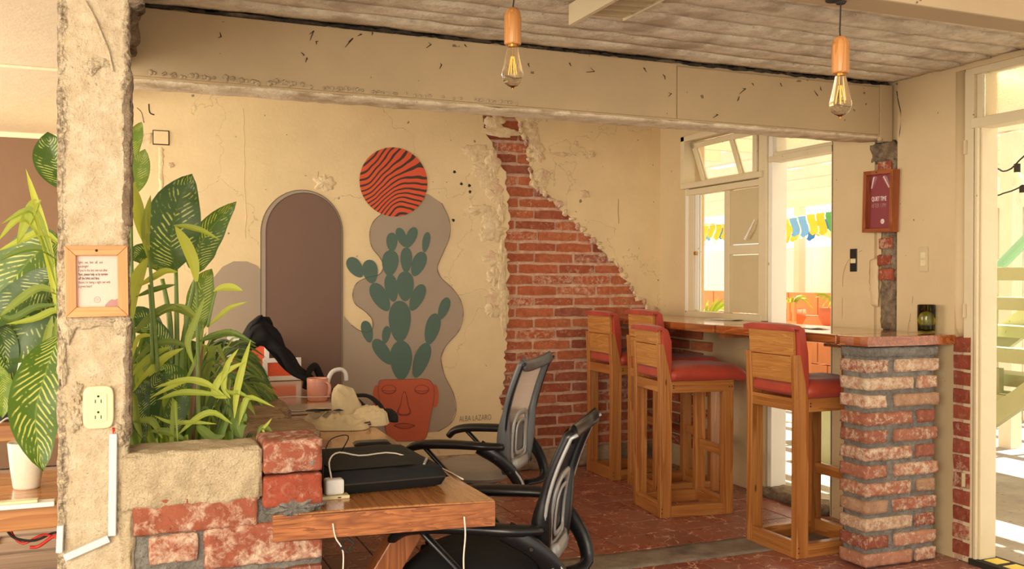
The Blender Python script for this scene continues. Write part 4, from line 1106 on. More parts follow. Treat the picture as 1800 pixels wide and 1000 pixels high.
# ================================================================== FRAMED SIGNS
def frame_front(px, Y, label):
    (x0, y0), (x1, y1) = px
    a = at(x0, y0, Y=Y); b = at(x1, y1, Y=Y)
    return a, b
a, b = at(116, 431, Y=2.725), at(226, 556, Y=2.725)
f1 = empty('framed_notice', ((a.x+b.x)/2, 2.735, b.z), 'oak framed pink notice about turning off the lights, on the rough column', 'sign')
W_, H_ = (b.x-a.x)/2, a.z-b.z; t_ = .026
def fr(par, W_, H_, t_, dep, mx, mz, axis='x'):
    for nm, pts, m_ in (('frame_top', [(-W_, H_), (W_, H_), (W_-t_, H_-t_), (-W_+t_, H_-t_)], mx), ('frame_bottom', [(-W_, 0), (W_, 0), (W_-t_, t_), (-W_+t_, t_)], mx),
                        ('frame_side', [(-W_, 0.0008), (-W_, H_-.0008), (-W_+t_, H_-t_-.0008), (-W_+t_, t_+.0008)], mz), ('frame_side', [(W_, .0008), (W_, H_-.0008), (W_-t_, H_-t_-.0008), (W_-t_, t_+.0008)], mz)):
        bb = MB(); bb.prism([(x, -dep, z) if axis == 'x' else (-dep, -x, z) for x, z in pts], 0, (0, dep, 0) if axis == 'x' else (dep, 0, 0)); bb.build(nm, m_, par, bevel=.0012)
fr(f1, W_, H_, t_, .022, m_frw, m_frwz)
f1.rotation_euler = (0, -.015, 0)
MB().bb((-W_+t_-.002, -.008, t_-.002), (W_-t_+.002, -.004, H_-t_+.002)).build('paper', m_paper, f1)
MB().lathe([(0, 0), (.0035, 0), (.0035, .001), (0, .001)], 12, M=Matrix.Translation((0, -.0222, H_-t_*.5)) @ Matrix.Rotation(PI/2, 4, 'X')).build('nail_head', m_dark, f1)
lines = [('lights  out,  fans  off,  and', 0), ('goodnight!', 0), ("if you're the last one out after", 0), ('9pm, please help us by turning', .0002), ('off the lights and fans.', .0002), ('thanks for being a night owl with', 0), ('a green heart!', 0)]
iw = 2*(W_-t_); z = H_-t_-.021
for s_, bo in lines:
    text(s_, .0100, Mfront(Vector((-W_+t_+.005, -.0083, z))), m_ink, f1, 'notice_text', .0002, .58, bold=bo); z -= .0105
text('rr', .012, Mfront(Vector((-.004, -.0083, t_+.016))), m_mauve, f1, 'emblem', .0002, .8)
rg = MB(); rg.tube([(math.cos(2*PI*k/20)*.0075, -.0084, t_+.019+math.sin(2*PI*k/20)*.0075) for k in range(21)], .0005, 4, False); rg.build('emblem', m_mauve, f1)
bl_ = MB(); bl_.prism([(x, -.0084, z_) for x, z_ in spl([(W_-t_, t_), (W_-t_-.03, t_), (W_-t_-.027, t_+.009), (W_-t_-.016, t_+.019), (W_-t_-.008, t_+.018), (W_-t_, t_+.02)], 6*5)], 0, (0, .0003, 0)); bl_.build('printed_leaf', m_mauve, f1)

ya, yb = at(1521, 350, X=3.92).y, at(1573, 350, X=3.92).y
f2 = empty('framed_notice', (3.945, (ya+yb)/2, 1.69), 'brown wooden box frame with a maroon quiet time sign on the side wall', 'sign')
W2, H2 = (ya-yb)/2, .345
fr(f2, W2, H2, .022, .05, m_frd, m_frdz, 'y')
f2.rotation_euler = (.03, 0, 0)
MB().bb((-.016, -W2+.02, .02), (-.010, W2-.02, H2-.02)).build('print', m_maroon, f2)
text('QUIET TIME', .034, Mside(Vector((-.0165, W2-.035, .178))), m_wink, f2, 'sign_text', .0002, .62, bold=.0006)
text('AFTER 11PM', .034, Mside(Vector((-.0165, W2-.035, .140))), m_mauve, f2, 'sign_text', .0002, .60)
MB().lathe([(0, 0), (.014, 0), (.014, .0006), (0, .0006)], 20, M=Matrix.Translation((-.0162, -.01, .062)) @ Matrix.Rotation(-PI/2, 4, 'Y')).build('emblem', m_wink, f2)
text('rr', .016, Mside(Vector((-.0172, -.002, .056))), m_maroon, f2, 'emblem', .0002, .8)
rnd = random.Random(6)
sp = MB()
for (cy0, dy) in ((.055, .01), (-.02, -.02)):
    for q in range(9):
        t0 = q/9; base = Vector((-.0166, cy0+dy*t0*2, H2-.03-t0*.065))
        for sg in (-1, 1):
            tip = base+Vector((0, sg*.018*(1-t0*.5), -.010)); n_ = Vector((0, .003, .003))
            sp.add([base, (base+tip)/2+n_, tip, (base+tip)/2-n_], [(0, 1, 2, 3)])
sp.build('printed_leaves', m_wink, f2)
MB().lathe([(0, 0), (.004, 0), (.004, .001), (0, .001)], 10, M=Matrix.Translation((-.0505, .01, H2-.011)) @ Matrix.Rotation(-PI/2, 4, 'Y')).build('nail_head', m_dark, f2)

# ---- outlet + trunking on the column
a, b = at(145, 680, Y=2.725), at(200, 753, Y=2.725)
ou = empty('power_outlet', ((a.x+b.x)/2, 2.742, (a.z+b.z)/2), 'ivory double socket outlet with rounded plate, low on the rough column', 'outlet')
hw_, hh_ = (b.x-a.x)/2, (a.z-b.z)/2
def superell(rx, rz, e, y, n=40): return [(math.copysign(abs(math.cos(2*PI*k/n))**e, math.cos(2*PI*k/n))*rx, y, math.copysign(abs(math.sin(2*PI*k/n))**e, math.sin(2*PI*k/n))*rz) for k in range(n)]
b = MB(); b.prism(superell(hw_, hh_, .42, -.012), 0, (0, .012, 0)); b.build('cover_plate', m_ivory, ou, bevel=.004, seg=3)
b = MB(); b.prism(superell(hw_*.56, hh_*.66, .12, -.0145), 0, (0, .004, 0)); sf_ = b.build('socket_face', m_ivory, ou, bevel=.001)
for s_ in (1, -1):
    so = MB()
    for x in (-.007, .007): so.box((x, -.0146, s_*.021-.004), (.0022, .001, .009))
    so.build('slot', m_dark, sf_)
    MB().lathe([(0, 0), (.003, 0), (.003, .001), (0, .001)], 10, M=Matrix.Translation((0, -.0145, s_*.021+.009)) @ Matrix.Rotation(PI/2, 4, 'X')).build('ground_hole', m_dark, sf_)
def trunk(p0, p1, label, wid=.020):
    a, b = at(*p0, Y=2.725), at(*p1, Y=2.725); d = b-a; L_ = d.length; ang = math.atan2(d.x, -d.z)
    t = MB(); sec = [(-wid/2, 0), (-wid/2, -.012), (-wid/2+.002, -.014), (wid/2-.002, -.014), (wid/2, -.012), (wid/2, 0)]
    t.prism([(x, y, 0) for x, y in sec], 0, (0, 0, -L_))
    o = t.build('cable_trunking', m_trunk); o.location = (a.x, 2.74, a.z); o.rotation_euler = (0, -ang, 0)
    return tag(o, label, 'cable cover')
trunk((199, 763), (197, 942), 'upright white cable trunking below the outlet on the rough column')
trunk((191, 948), (113, 982), 'slanting white cable trunking near the foot of the column', .019)
trunk((106, 925), (104, 972), 'short upright cable trunking at the left edge of the column', .016)
t = MB(); t.tube([at(199, 752, Y=2.73), at(200, 760, Y=2.735), at(199, 775, Y=2.735)], .003, 6); tag(t.build('red_wire', m_redc), 'thin red wires running from the outlet into the upright trunking', 'wire')

# ================================================================== THINGS ON THE LONG TABLE
def tube_thing(name, pts, r, mat, label, cat, n=24, grp=None):
    p = catmull(pts, n); b = MB(p[0]); b.tube(p, r, 6); return tag(b.build(name, mat, smooth=True), label, cat, grp)
# sleeve
sl = empty('laptop_sleeve', (.775, 3.13, .75), 'flat black padded laptop sleeve lying at the front of the table', 'bag')
def pillow(hx, hy, h, N=20, e=.35, sag=0, seed=0):
    def f(s_):
        def g(u, v):
            x = (u*2-1); y = (v*2-1); m_ = max(0, (1-abs(x)**6)*(1-abs(y)**6))
            return Vector((x*hx, y*hy, h/2+s_*h/2*m_**e+nz((x*2, y*2, seed), 1.5, sag*(s_ > 0)*m_)))
        return g
    b = MB(); b.grid(f(1), N, N); b.grid(f(-1), N, N); return b
pillow(.20, .25, .070, sag=.006, seed=2, e=.14).build('body', m_blackf, sl, smooth=True)
MB().tube([(-.19, -.248, .037), (0, -.256, .038), (.185, -.250, .037)], .003, 6).build('zip', m_dark, sl)
pk = MB(); pk.grid(lambda u, v: Vector((-.17+.27*u, -.2+.3*v, .0735+.004*math.sin(PI*u)*math.sin(PI*v))), 8, 8); pk.build('pocket', m_blackf, sl, smooth=True)
MB().tube([(.13, -.20, .070), (.16, -.14, .077), (.17, -.12, .071)], .0045, 6).build('zip_pull', m_silver, sl)
sl.rotation_euler = (0, 0, .03)
# adapter on its little base
pw = at(588, 876, Z=.75)
ex = empty('extension_plate', (pw.x, pw.y, .75), 'flat cream socket plate on the front edge of the table', 'socket')
MB().box((0, .02, .005), (.088, .07, .010)).build('plate', m_ivory, ex, bevel=.002)
MB().box((.012, -.0155, .005), (.01, .001, .003)).build('slot', m_dark, ex)
ad = MB((pw.x+.0, pw.y+.018, .76)); ad.bb((pw.x-.027, pw.y-.005, .7605), (pw.x+.030, pw.y+.045, .808)); tag(ad.build('power_adapter', m_white, bevel=.008, seg=3), 'white cube power adapter standing on the socket plate', 'charger')
tube_thing('charging_cable', [(pw.x-.005, pw.y+.02, .805), (pw.x-.01, pw.y+.03, .86), (pw.x+.03, pw.y+.08, .875), (pw.x+.12, pw.y+.16, .845), (pw.x+.25, pw.y+.25, .83), (pw.x+.36, pw.y+.24, .79), (pw.x+.44, pw.y+.27, .757), (pw.x+.445, pw.y+.08, .758)], .0026, m_cable, 'pale cable arching from the adapter over the black sleeve', 'cable')
tube_thing('charging_cable', [(pw.x-.03, pw.y+.02, .765), (pw.x-.025, pw.y+.05, .84), (pw.x+.01, pw.y+.14, .90), (pw.x+.08, pw.y+.25, .90), (pw.x+.11, pw.y+.3, .88), (pw.x+.10, pw.y+.42, .80), (pw.x+.10, pw.y+.55, .756)], .002, m_dark, 'thin dark cable looping up behind the adapter', 'cable')
tube_thing('hanging_cable', [at(816, 908, Y=2.655), at(818, 940, Y=2.65), at(815, 980, Y=2.65), at(816, 1020, Y=2.65)], .0026, m_cable, 'pale cable hanging straight down from the table end', 'cable')
tube_thing('hanging_cable', [at(585, 920, Y=2.70), at(590, 945, Y=2.70), at(603, 970, Y=2.7), at(602, 1020, Y=2.7)], .0022, m_cable, 'thin white cable hanging from the clip beneath the table edge', 'cable')
# dark phone / mouse
pc = at(654, 784, Z=.75)
ph = empty('black_device', (pc.x, pc.y, .75), 'small flat black mouse lying in the middle of the table', 'mouse', None, -.15)
pillow(.075, .04, .022, 12, .4).build('body', m_black, ph, smooth=True)
MB().tube([(.068, -.022, .012), (.074, -.008, .012), (.076, .008, .012)], .002, 6).build('metal_edge', m_chrome, ph)
ua = at(574, 790, Z=.757); u_ = MB(ua); u_.tube([ua+Vector((-.018, 0, 0)), ua+Vector((.016, .0, 0))], .007, 10); u_.tube([ua+Vector((.016, 0, 0)), ua+Vector((.02, 0, 0))], .0075, 10)
tag(u_.build('lighter', m_silver), 'little silver cylinder lying near the capped brick end of the low wall', 'lighter')
# tote bag
tp = at(600, 757, Z=.75)
to = empty('tote_bag', (.97, 4.35, .75), 'crumpled beige canvas tote bag with black print and straps', 'bag')
def dome(pxs_c, hx, hy, h, seed, amp, parent, mat, name, off=(0, 0, 0), N=34, fold=7):
    def f(u, v):
        a = 2*PI*v; r_ = u*(1+.18*noise.noise(Vector((math.cos(a)*1.4, math.sin(a)*1.4, seed))))
        x, y = math.cos(a)*r_, math.sin(a)*r_
        hgt = (max(0, 1-u**2.2))**.6
        p_ = Vector((x*hx, y*hy, h*hgt))
        cr = abs(noise.noise(Vector((x*fold*.4, y*fold*.4, seed*2+hgt))))+.5*abs(noise.noise(Vector((x*fold, y*fold, seed+4))))
        p_.z = max(0.002, p_.z*(1-.25*cr)+ (cr-.3)*amp*(1-u**6)); p_ += Vector((nz(p_, 18, amp*.5), nz(p_+Vector((5, 5, 5)), 18, amp*.5), 0))*(1-u*.5)
        p_.z = max(.001, p_.z)
        return p_+Vector(off)
    b = MB(); b.grid(f, N, N*2); return b.build(name, mat, parent, smooth=True)
def cloth_heap(hx, hy, h, seed, amp, off, lean=(0, 0), name='body', N=44, mat=m_tote, fr=1.0):
    def f(u, v):
        a = 2*PI*v; r_ = u*(1+.30*noise.noise(Vector((math.cos(a)*1.5, math.sin(a)*1.5, seed))))
        x, y = math.cos(a)*r_, math.sin(a)*r_
        q = max(0, 1-u**2.5)**.55
        ridge = 1-2*abs(noise.noise(Vector((x*2.1*fr+seed, y*3.0*fr, q*1.6))))
        ridge2 = 1-2*abs(noise.noise(Vector((x*4.6*fr, y*2.6*fr+seed, q*2.4+7))))
        d = (ridge*.65+ridge2*.35-.45)*amp*(1-u**8)
        return Vector((x*hx*(1+d*4)+lean[0]*q, y*hy*(1+d*4)+lean[1]*q, max(.002, h*q+d*1.1)))+Vector(off)
    b = MB(); b.grid(f, N, N*2); return b.build(name, mat, to, smooth=True)
cloth_heap(.17, .17, .045, 3, .030, (-.05, -.04, 0))
cloth_heap(.085, .075, .155, 8, .030, (.02, .0, .01), (-.035, .02), 'folded_peak', fr=.55)
cloth_heap(.09, .09, .075, 14, .026, (.10, -.06, .0), (.0, .0), 'fold', fr=.6)
for i, pts in enumerate(([(.04, .06, .12), (.12, .05, .115), (.165, .0, .07), (.17, -.05, .02)], [(.06, .03, .10), (.10, .0, .06), (.14, -.03, .03), (.19, -.04, .03)], [(.14, -.06, .02), (.19, -.02, .05), (.21, -.05, .035), (.20, -.09, .012)])):
    MB().tube(catmull(pts, 14), .026, 8, sq=(.35, 1), upv=(0, 0, 1)).build('strap', m_blackf, to, smooth=True)
m_print = m_blackf
for cx, cy, r in ((-.13, -.02, .05), (-.04, -.05, .025)):
    q = MB(); q.grid(lambda u, v: Vector((cx+math.cos(2*PI*v)*r*u*1.2, cy+math.sin(2*PI*v)*r*u, .070+.006*(1-u))), 3, 24); q.build('printed_circle', m_print, to)
q = MB(); q.grid(lambda u, v: Vector((-.115+math.cos(2*PI*v)*.024*u*1.2, -.025+math.sin(2*PI*v)*.026*u, .0785+.002*(1-u))), 3, 20); q.build('printed_circle', m_tote, to)
for i, xx in enumerate((-.01, .05)):
    MB().tube([(xx, -.165, .003), (xx-.002, -.170, .022), (xx+.022, -.170, .026), (xx+.028, -.168, .016), (xx+.008, -.168, .012)], .004, 6).build('printed_letter', m_ink, to)
# laptop
lp = at(545, 712, Z=.75)
lt = empty('laptop', (.90, 4.82, .75), 'closed silver laptop lying behind the tote bag', 'laptop')
MB().bb((-.17, -.13, .001), (.13, .11, .016)).build('base', m_shirt, lt, bevel=.004)
MB().bb((-.17, -.13, .017), (.13, .11, .024)).build('lid', m_shirt, lt, bevel=.003)
MB().bb((-.01, -.1305, .009), (.02, -.1295, .012)).build('port', m_dark, lt)
# pink mug
mc = at(558, 704, Z=.75)
def mug(name, loc, r, h, mat, label, handle=0, flare=.85):
    t = empty(name, loc, label, 'mug')
    MB().lathe([(0, 0), (r*flare*.95, 0), (r*flare, .006), (r*(flare+1)/2*1.01, h*.45), (r, h*.97), (r*.98, h), (r*.92, h*.97), (r*(flare+1)/2*.92, h*.45), (r*flare*.85, .012), (0, .010)], 32).build('cup', mat, t, smooth=True)
    if handle is not None:
        c_, s_ = math.cos(handle), math.sin(handle); q = catmull([(c_*r*.9, s_*r*.9, h*.82), (c_*r*1.4, s_*r*1.4, h*.78), (c_*r*1.55, s_*r*1.55, h*.5), (c_*r*1.3, s_*r*1.3, h*.22), (c_*r*.85, s_*r*.85, h*.2)], 14)
        MB().tube(q, .006, 8, sq=(1, 1.3)).build('handle', mat, t, smooth=True)
    return t
mug('pink_mug', (mc.x, mc.y, .75), .058, .125, m_pink, 'pink mug with its handle toward the room, behind the laptop', -.9, .92)
tube_thing('white_headphones', [(mc.x+.07, mc.y+.1, .77), (mc.x+.08, mc.y+.1, .85), (mc.x+.11, mc.y+.12, .895), (mc.x+.16, mc.y+.13, .905), (mc.x+.185, mc.y+.13, .88), (mc.x+.19, mc.y+.13, .84)], .013, m_white, 'white curved band of a headset standing behind the pink mug', 'headset')
tube_thing('white_cable', [at(478, 700, Y=4.95), at(510, 697, Y=5.0), at(545, 698, Y=5.0), at(580, 697, Y=5.05)], .0025, m_cable, 'thin white cable lying across in front of the pink mug', 'cable')
# jacket heap on a dark monitor arm
jk = empty('black_jacket', (.64, 5.5, .75), 'black jacket heaped over something on the table behind the plants', 'jacket')
def drape(u, v):
    pr_ = [(-.06, .02), (-.03, .18), (-.005, .33), (.03, .42), (.07, .455), (.105, .44), (.14, .38), (.19, .27), (.25, .17), (.31, .10), (.35, .06), (.40, .005)]
    t_ = u*(len(pr_)-1); i = min(int(t_), len(pr_)-2); t_ -= i
    x = pr_[i][0]*(1-t_)+pr_[i+1][0]*t_; z = pr_[i][1]*(1-t_)+pr_[i+1][1]*t_
    w_ = .16*(1-.45*z/.46); y = (v*2-1)*w_
    z *= (1-.35*abs(v*2-1)**3)
    p_ = Vector((x*1.15, y, z)); f_ = .03*abs(noise.noise(Vector((u*3, v*9, 2))))+.02*noise.noise(Vector((u*8, v*6, 5)))
    return p_+Vector((f_, -f_, f_*.6 if z > .03 else 0))
MB().grid(drape, 44, 30).build('cloth', m_blackf, jk, smooth=True, solid=.008)
MB().tube(catmull([(.33, -.1, .05), (.36, -.06, .14), (.40, -.02, .165), (.43, .0, .12), (.47, .02, .02)], 16), .024, 10, sq=(1, .6)).build('sleeve', m_blackf, jk, smooth=True)
MB().tube(catmull([(.40, .03, .012), (.47, .05, .012), (.54, .08, .012)], 8), .022, 8, sq=(.5, 1.2)).build('cuff', m_blackf, jk, smooth=True)
# orange prints leaning on the back wall
def print_(px0, px1, label, yb=6.33):
    a, b = at(*px0, Y=yb), at(*px1, Y=yb)
    w_, h_ = (b.x-a.x)/2, a.z-.752
    t = empty('framed_print', ((a.x+b.x)/2, yb, .752), label, 'picture', 'orange prints leaning on the mural wall'); t.rotation_euler = (-.08, 0, 0)
    fr(t, w_, h_, .03, .018, m_white, m_white)
    MB().bb((-w_+.028, -.006, .028), (w_-.028, -.003, h_-.028)).build('print', m_orange, t)
    return t
t = print_((400, 592), (473, 700), 'taller white framed orange print, partly behind the black jacket', 6.36)
text('Z', .03, Mfront(Vector((.045, -.0065, .15))), m_ink, t, 'printed_mark', .0002)
print_((462, 630), (529, 700), 'lower white framed orange print leaning in front of the tall brown arch', 6.32)

# ================================================================== THINGS ON THE BAR
def disc(name, px, r, h, mat, label, cat):
    p = at(*px, Z=1.146); b = MB((p.x, p.y, 1.1465)); b.lathe([(0, 0), (r*.8, 0), (r, h*.6), (r*.98, h), (r*.75, h*.5), (0, h*.45)], 24, (p.x, p.y, 1.1465)); return tag(b.build(name, mat, smooth=True), label, cat)
disc('saucer', (1165, 551), .06, .012, m_white, 'white saucer at the far end of the bar', 'saucer')
def sheet(px, wx, wy, rz, label, k):
    p = at(*px, Z=1.147); b = MB((p.x, p.y, 1.1475)); R_ = Matrix.Translation(p) @ Matrix.Rotation(rz, 4, 'Z')
    b.grid(lambda u, v: R_ @ Vector(((u-.5)*wx, (v-.5)*wy, .002+.004*math.sin(u*PI)*math.sin(v*2+k))), 6, 6); return tag(b.build('paper_sheet', m_white, solid=.001), label, 'paper')
sheet((1275, 562), .15, .25, .2, 'white paper lying on the bar under the window', 1)
sheet((1432, 577), .12, .17, -.3, 'small pale paper on the bar beside the open doorway', 2)
gp = at(1624, 585, Z=1.147)
gt = empty('green_tumbler', (3.885, 3.72, 1.147), 'green tumbler cut from a bottle, at the right end of the bar', 'glass')
MB().lathe([(0, .002), (.040, .002), (.043, .01), (.045, .07), (.0445, .148), (.0405, .150), (.0405, .07), (.039, .012), (0, .010)], 32).build('glass', m_green_glass, gt, smooth=True)
MB().lathe([(0, .0105), (.0385, .0125), (.0400, .035), (0, .035)], 24).build('dark_base', M_plain('dark_green', S(40, 50, 24), .2), gt, smooth=True)

# ================================================================== THINGS ON THE LEFT DESKS
mp = at(47, 857, Z=.75)
wm = mug('white_mug', (mp.x, mp.y, .75), .056, .148, m_cupw, 'tall white tapered mug on the front left desk', None, .72)
sp_ = MB((mp.x+.04, mp.y, .87)); sp_.tube([(mp.x+.02, mp.y, .80), (mp.x+.05, mp.y, .90), (mp.x+.075, mp.y, .935)], .0035, 6); tag(sp_.build('stirring_stick', m_white), 'thin white stick standing in the tall white mug', 'stick')
q = at(40, 886, Z=.76)
ps = empty('power_strip', (q.x, q.y, .75), 'white power strip lying along the front edge of the left desk', 'power strip')
MB().bb((-.25, -.02, 0), (.085, .028, .014)).build('body', m_white, ps, bevel=.003)
MB().bb((-.06, -.012, .014), (.04, .02, .022)).build('cover', m_ivory, ps, bevel=.002)
tube_thing('black_lead', [at(8, 925, Y=3.2), at(25, 945, Y=3.2), at(60, 950, Y=3.2), at(90, 938, Y=3.2), at(104, 935, Y=3.15)], .004, m_dark, 'black lead looping under the front left desk', 'cable')
tube_thing('red_lead', [at(30, 925, Y=3.22), at(20, 935, Y=3.22), at(40, 955, Y=3.22), at(75, 940, Y=3.2), at(100, 945, Y=3.15)], .004, m_redc, 'red lead looping under the front left desk', 'cable')
tube_thing('red_lead', [at(52, 962, Y=3.18), at(68, 960, Y=3.18), at(90, 945, Y=3.16), at(104, 940, Y=3.15)], .005, m_redc, 'shorter thick red lead beside the black lead under the desk', 'cable')
bp = empty('black_backpack', (-.42, 4.92, .77), 'black backpack standing on the second desk at left', 'bag')
dome(None, .12, .12, .20, 5, .02, bp, m_blackf, 'body', (0, 0, 0), 24)
cp = empty('folded_cap', (-.40, 5.12, .77), 'pale pink folded cap piled behind the black backpack', 'cap')
MB().lathe([(0, .27), (.05, .265), (.08, .23), (.085, .19), (.10, .185), (.10, .17), (.02, .17), (.02, 0), (0, 0)], 20).build('crown', M_fabric('pale_pink_cloth', S(236, 206, 196)), cp, smooth=True)
bx_ = MB((-.20, 4.85, .77)); bx_.bb((-.29, 4.78, .772), (-.13, 4.95, .83)); tag(bx_.build('storage_box', m_white, bevel=.004), 'low white box at the right end of the second desk', 'box')
bx_ = MB((-.20, 4.85, .83)); bx_.bb((-.28, 4.80, .8315), (-.14, 4.94, .87)); tag(bx_.build('wooden_box', m_frw, bevel=.004), 'small wooden box on top of the low white box', 'box')
tube_thing('white_lead', [at(0, 743, Y=4.7), at(14, 735, Y=4.72), at(30, 742, Y=4.72), at(34, 752, Y=4.7)], .004, m_cable, 'upper white lead curling at the front of the second desk', 'cable')
tube_thing('white_lead', [at(0, 757, Y=4.69), at(14, 754, Y=4.69), at(28, 757, Y=4.69), at(50, 764, Y=4.675)], .004, m_cable, 'lower white lead drooping over the second desk edge', 'cable')

# ================================================================== PLANTS
def leaf(parent, pts, width, mat, face=(0, -1, .25), fold=.18, n=12, prof=1.0, twist=0, name='leaf'):
    pts = catmull(pts, n); org = Vector(parent.location); vs, uv, fs = [], [], []
    m_ = 4
    for i, p in enumerate(pts):
        t = (pts[min(i+1, n)]-pts[max(i-1, 0)]).normalized(); fv = Vector(face).normalized()
        side = t.cross(fv)
        if side.length < .15: side = t.cross(Vector((1, 0, .1)))
        side.normalize(); nn = side.cross(t).normalized()
        u = i/n
        if twist: R_ = Matrix.Rotation(twist*u, 3, t); side = R_ @ side; nn = R_ @ nn
        wd = width*.5*(math.sin(PI*min(1, (u**prof)*.985+.015))**.75)
        for j in range(m_+1):
            v = j/m_*2-1
            wob = .04*width*math.sin(u*17+v*3)*abs(v)
            vs.append(p-org+side*(v*wd)+nn*(-(1-abs(v))*wd*fold*2+wob)); uv.append((u, j/m_))
    for i in range(n):
        for j in range(m_): fs.append((i*(m_+1)+j, (i+1)*(m_+1)+j, (i+1)*(m_+1)+j+1, i*(m_+1)+j+1))
    me = bpy.data.meshes.new(name); me.from_pydata([tuple(q) for q in vs], [], fs)
    ul = me.uv_layers.new(name='UVMap')
    for lp_ in me.loops: ul.data[lp_.index].uv = uv[lp_.vertex_index]
    me.materials.append(mat); me.polygons.foreach_set('use_smooth', [True]*len(me.polygons))
    o = bpy.data.objects.new(name, me); C.objects.link(o); o.parent = parent; return o
def PX(lst, Y): return [at(x, y, Y=Y+(k[0] if k else 0)) for (x, y, *k) in lst]
def stem(parent, pts, r, mat=m_stem):
    p = catmull(pts, 12); MB(parent.location).tube(p, [r*(1-.4*i/12) for i in range(13)], 8).build('stem', mat, parent, smooth=True)
di = empty('dumb_cane', (.15, 3.4, .70), 'tall dumb cane with broad pale veined leaves in the planter, right of the rough column', 'plant')
for pts, Y, w_, m_, pf_, fc in (
    ([(228, 345), (236, 320), (246, 290), (255, 262)], 3.35, .075, m_dieff, 1, (0, -1, .2)),
    ([(226, 300), (232, 265), (240, 235), (249, 214)], 3.4, .05, m_dieff, 1, (.3, -1, .2)),
    ([(308, 474), (300, 430), (312, 360), (338, 306)], 3.45, .185, m_dieffd, .9, (-.1, -1, .1)),
    ([(345, 480), (352, 440), (375, 400), (415, 354)], 3.5, .12, m_dieff, .8, (.5, -1, .1)),
    ([(345, 580), (350, 545), (356, 505), (372, 472)], 3.55, .10, m_dieff, 1, (.3, -1, .1)),
    ([(295, 478), (270, 455), (245, 446), (222, 452)], 3.65, .09, m_dieffd, 1, (0, -1, .5)),
    ([(330, 600), (345, 560), (352, 525), (350, 500)], 3.7, .10, m_dieff, 1, (0, -1, .1)),
    ([(290, 600), (262, 570), (240, 560), (222, 570)], 3.6, .10, m_dieffd, 1, (0, -1, .4)),
    ([(300, 640), (285, 600), (262, 575), (235, 560)], 3.4, .08, m_dieffd, 1, (0, -1, .4)),
    ([(350, 760), (330, 700), (300, 660), (280, 640)], 3.3, .09, m_dieffd, 1, (0, -1, .3)),
    ([(270, 770), (262, 720), (270, 680), (290, 650)], 3.1, .07, m_dieffd, 1, (0, -1, .2)),
    ([(300, 775), (305, 740), (315, 705), (320, 680)], 3.1, .07, m_dieffd, 1, (.2, -1, .2)),
    ([(255, 775), (245, 735), (248, 700), (262, 660)], 3.05, .06, m_dieffd, 1, (-.2, -1, .2))):
    leaf(di, PX(pts, Y), w_, m_, fc, .12, 14, pf_)
for pts, r in (([(309, 700), (311, 600), (309, 470)], .011), ([(318, 680), (322, 600), (346, 478)], .011), ([(300, 640), (298, 560), (285, 490)], .012), ([(352, 640), (352, 580), (348, 560)], .008), ([(236, 640), (232, 500), (230, 340)], .008), ([(312, 760), (309, 740), (309, 690)], .014)):
    stem(di, PX(pts, 3.52), r)
dl = empty('dumb_cane', (-.05, 3.35, .70), 'dumb cane with huge drooping speckled leaves, left of the rough column', 'plant')
for pts, Y, w_, m_, fc in (
    ([(118, 335), (104, 300), (90, 265), (84, 232)], 3.5, .13, m_dieffd, (0, -1, 0)),
    ([(112, 425), (70, 435), (20, 490), (-25, 560)], 3.4, .17, m_dieff, (-.2, -1, .4)),
    ([(112, 470), (70, 500), (20, 535), (-30, 580)], 3.3, .12, m_dieffd, (0, -1, .6)),
    ([(112, 520), (80, 530), (40, 590), (10, 640)], 3.35, .21, m_dieffd, (0, -1, .3)),
    ([(112, 545), (60, 545), (10, 590), (-20, 640)], 3.45, .15, m_dieff, (0, -1, .4)),
    ([(104, 590), (82, 650), (62, 735), (76, 828)], 3.05, .155, m_dieff, (.1, -1, .1)),
    ([(100, 600), (85, 640), (72, 680), (80, 705)], 3.3, .09, m_dieffd, (0, -1, .2)),
    ([(-5, 640), (4, 670), (6, 700), (4, 735)], 3.3, .06, m_dieff, (0, -1, .2)),
    ([(-10, 560), (4, 590), (10, 640), (5, 700)], 3.35, .08, m_dieffd, (0, -1, .2)),
    ([(112, 500), (95, 470), (97, 445), (106, 430)], 3.5, .06, m_dieff, (0, -1, .2))):
    leaf(dl, PX(pts, Y), w_, m_, fc, .10, 14)
for pts, r in (([(120, 700), (115, 600), (108, 560)], .010), ([(135, 690), (128, 500), (112, 430)], .010), ([(140, 690), (134, 450), (118, 340)], .009)):
    stem(dl, PX(pts, 3.35), r)
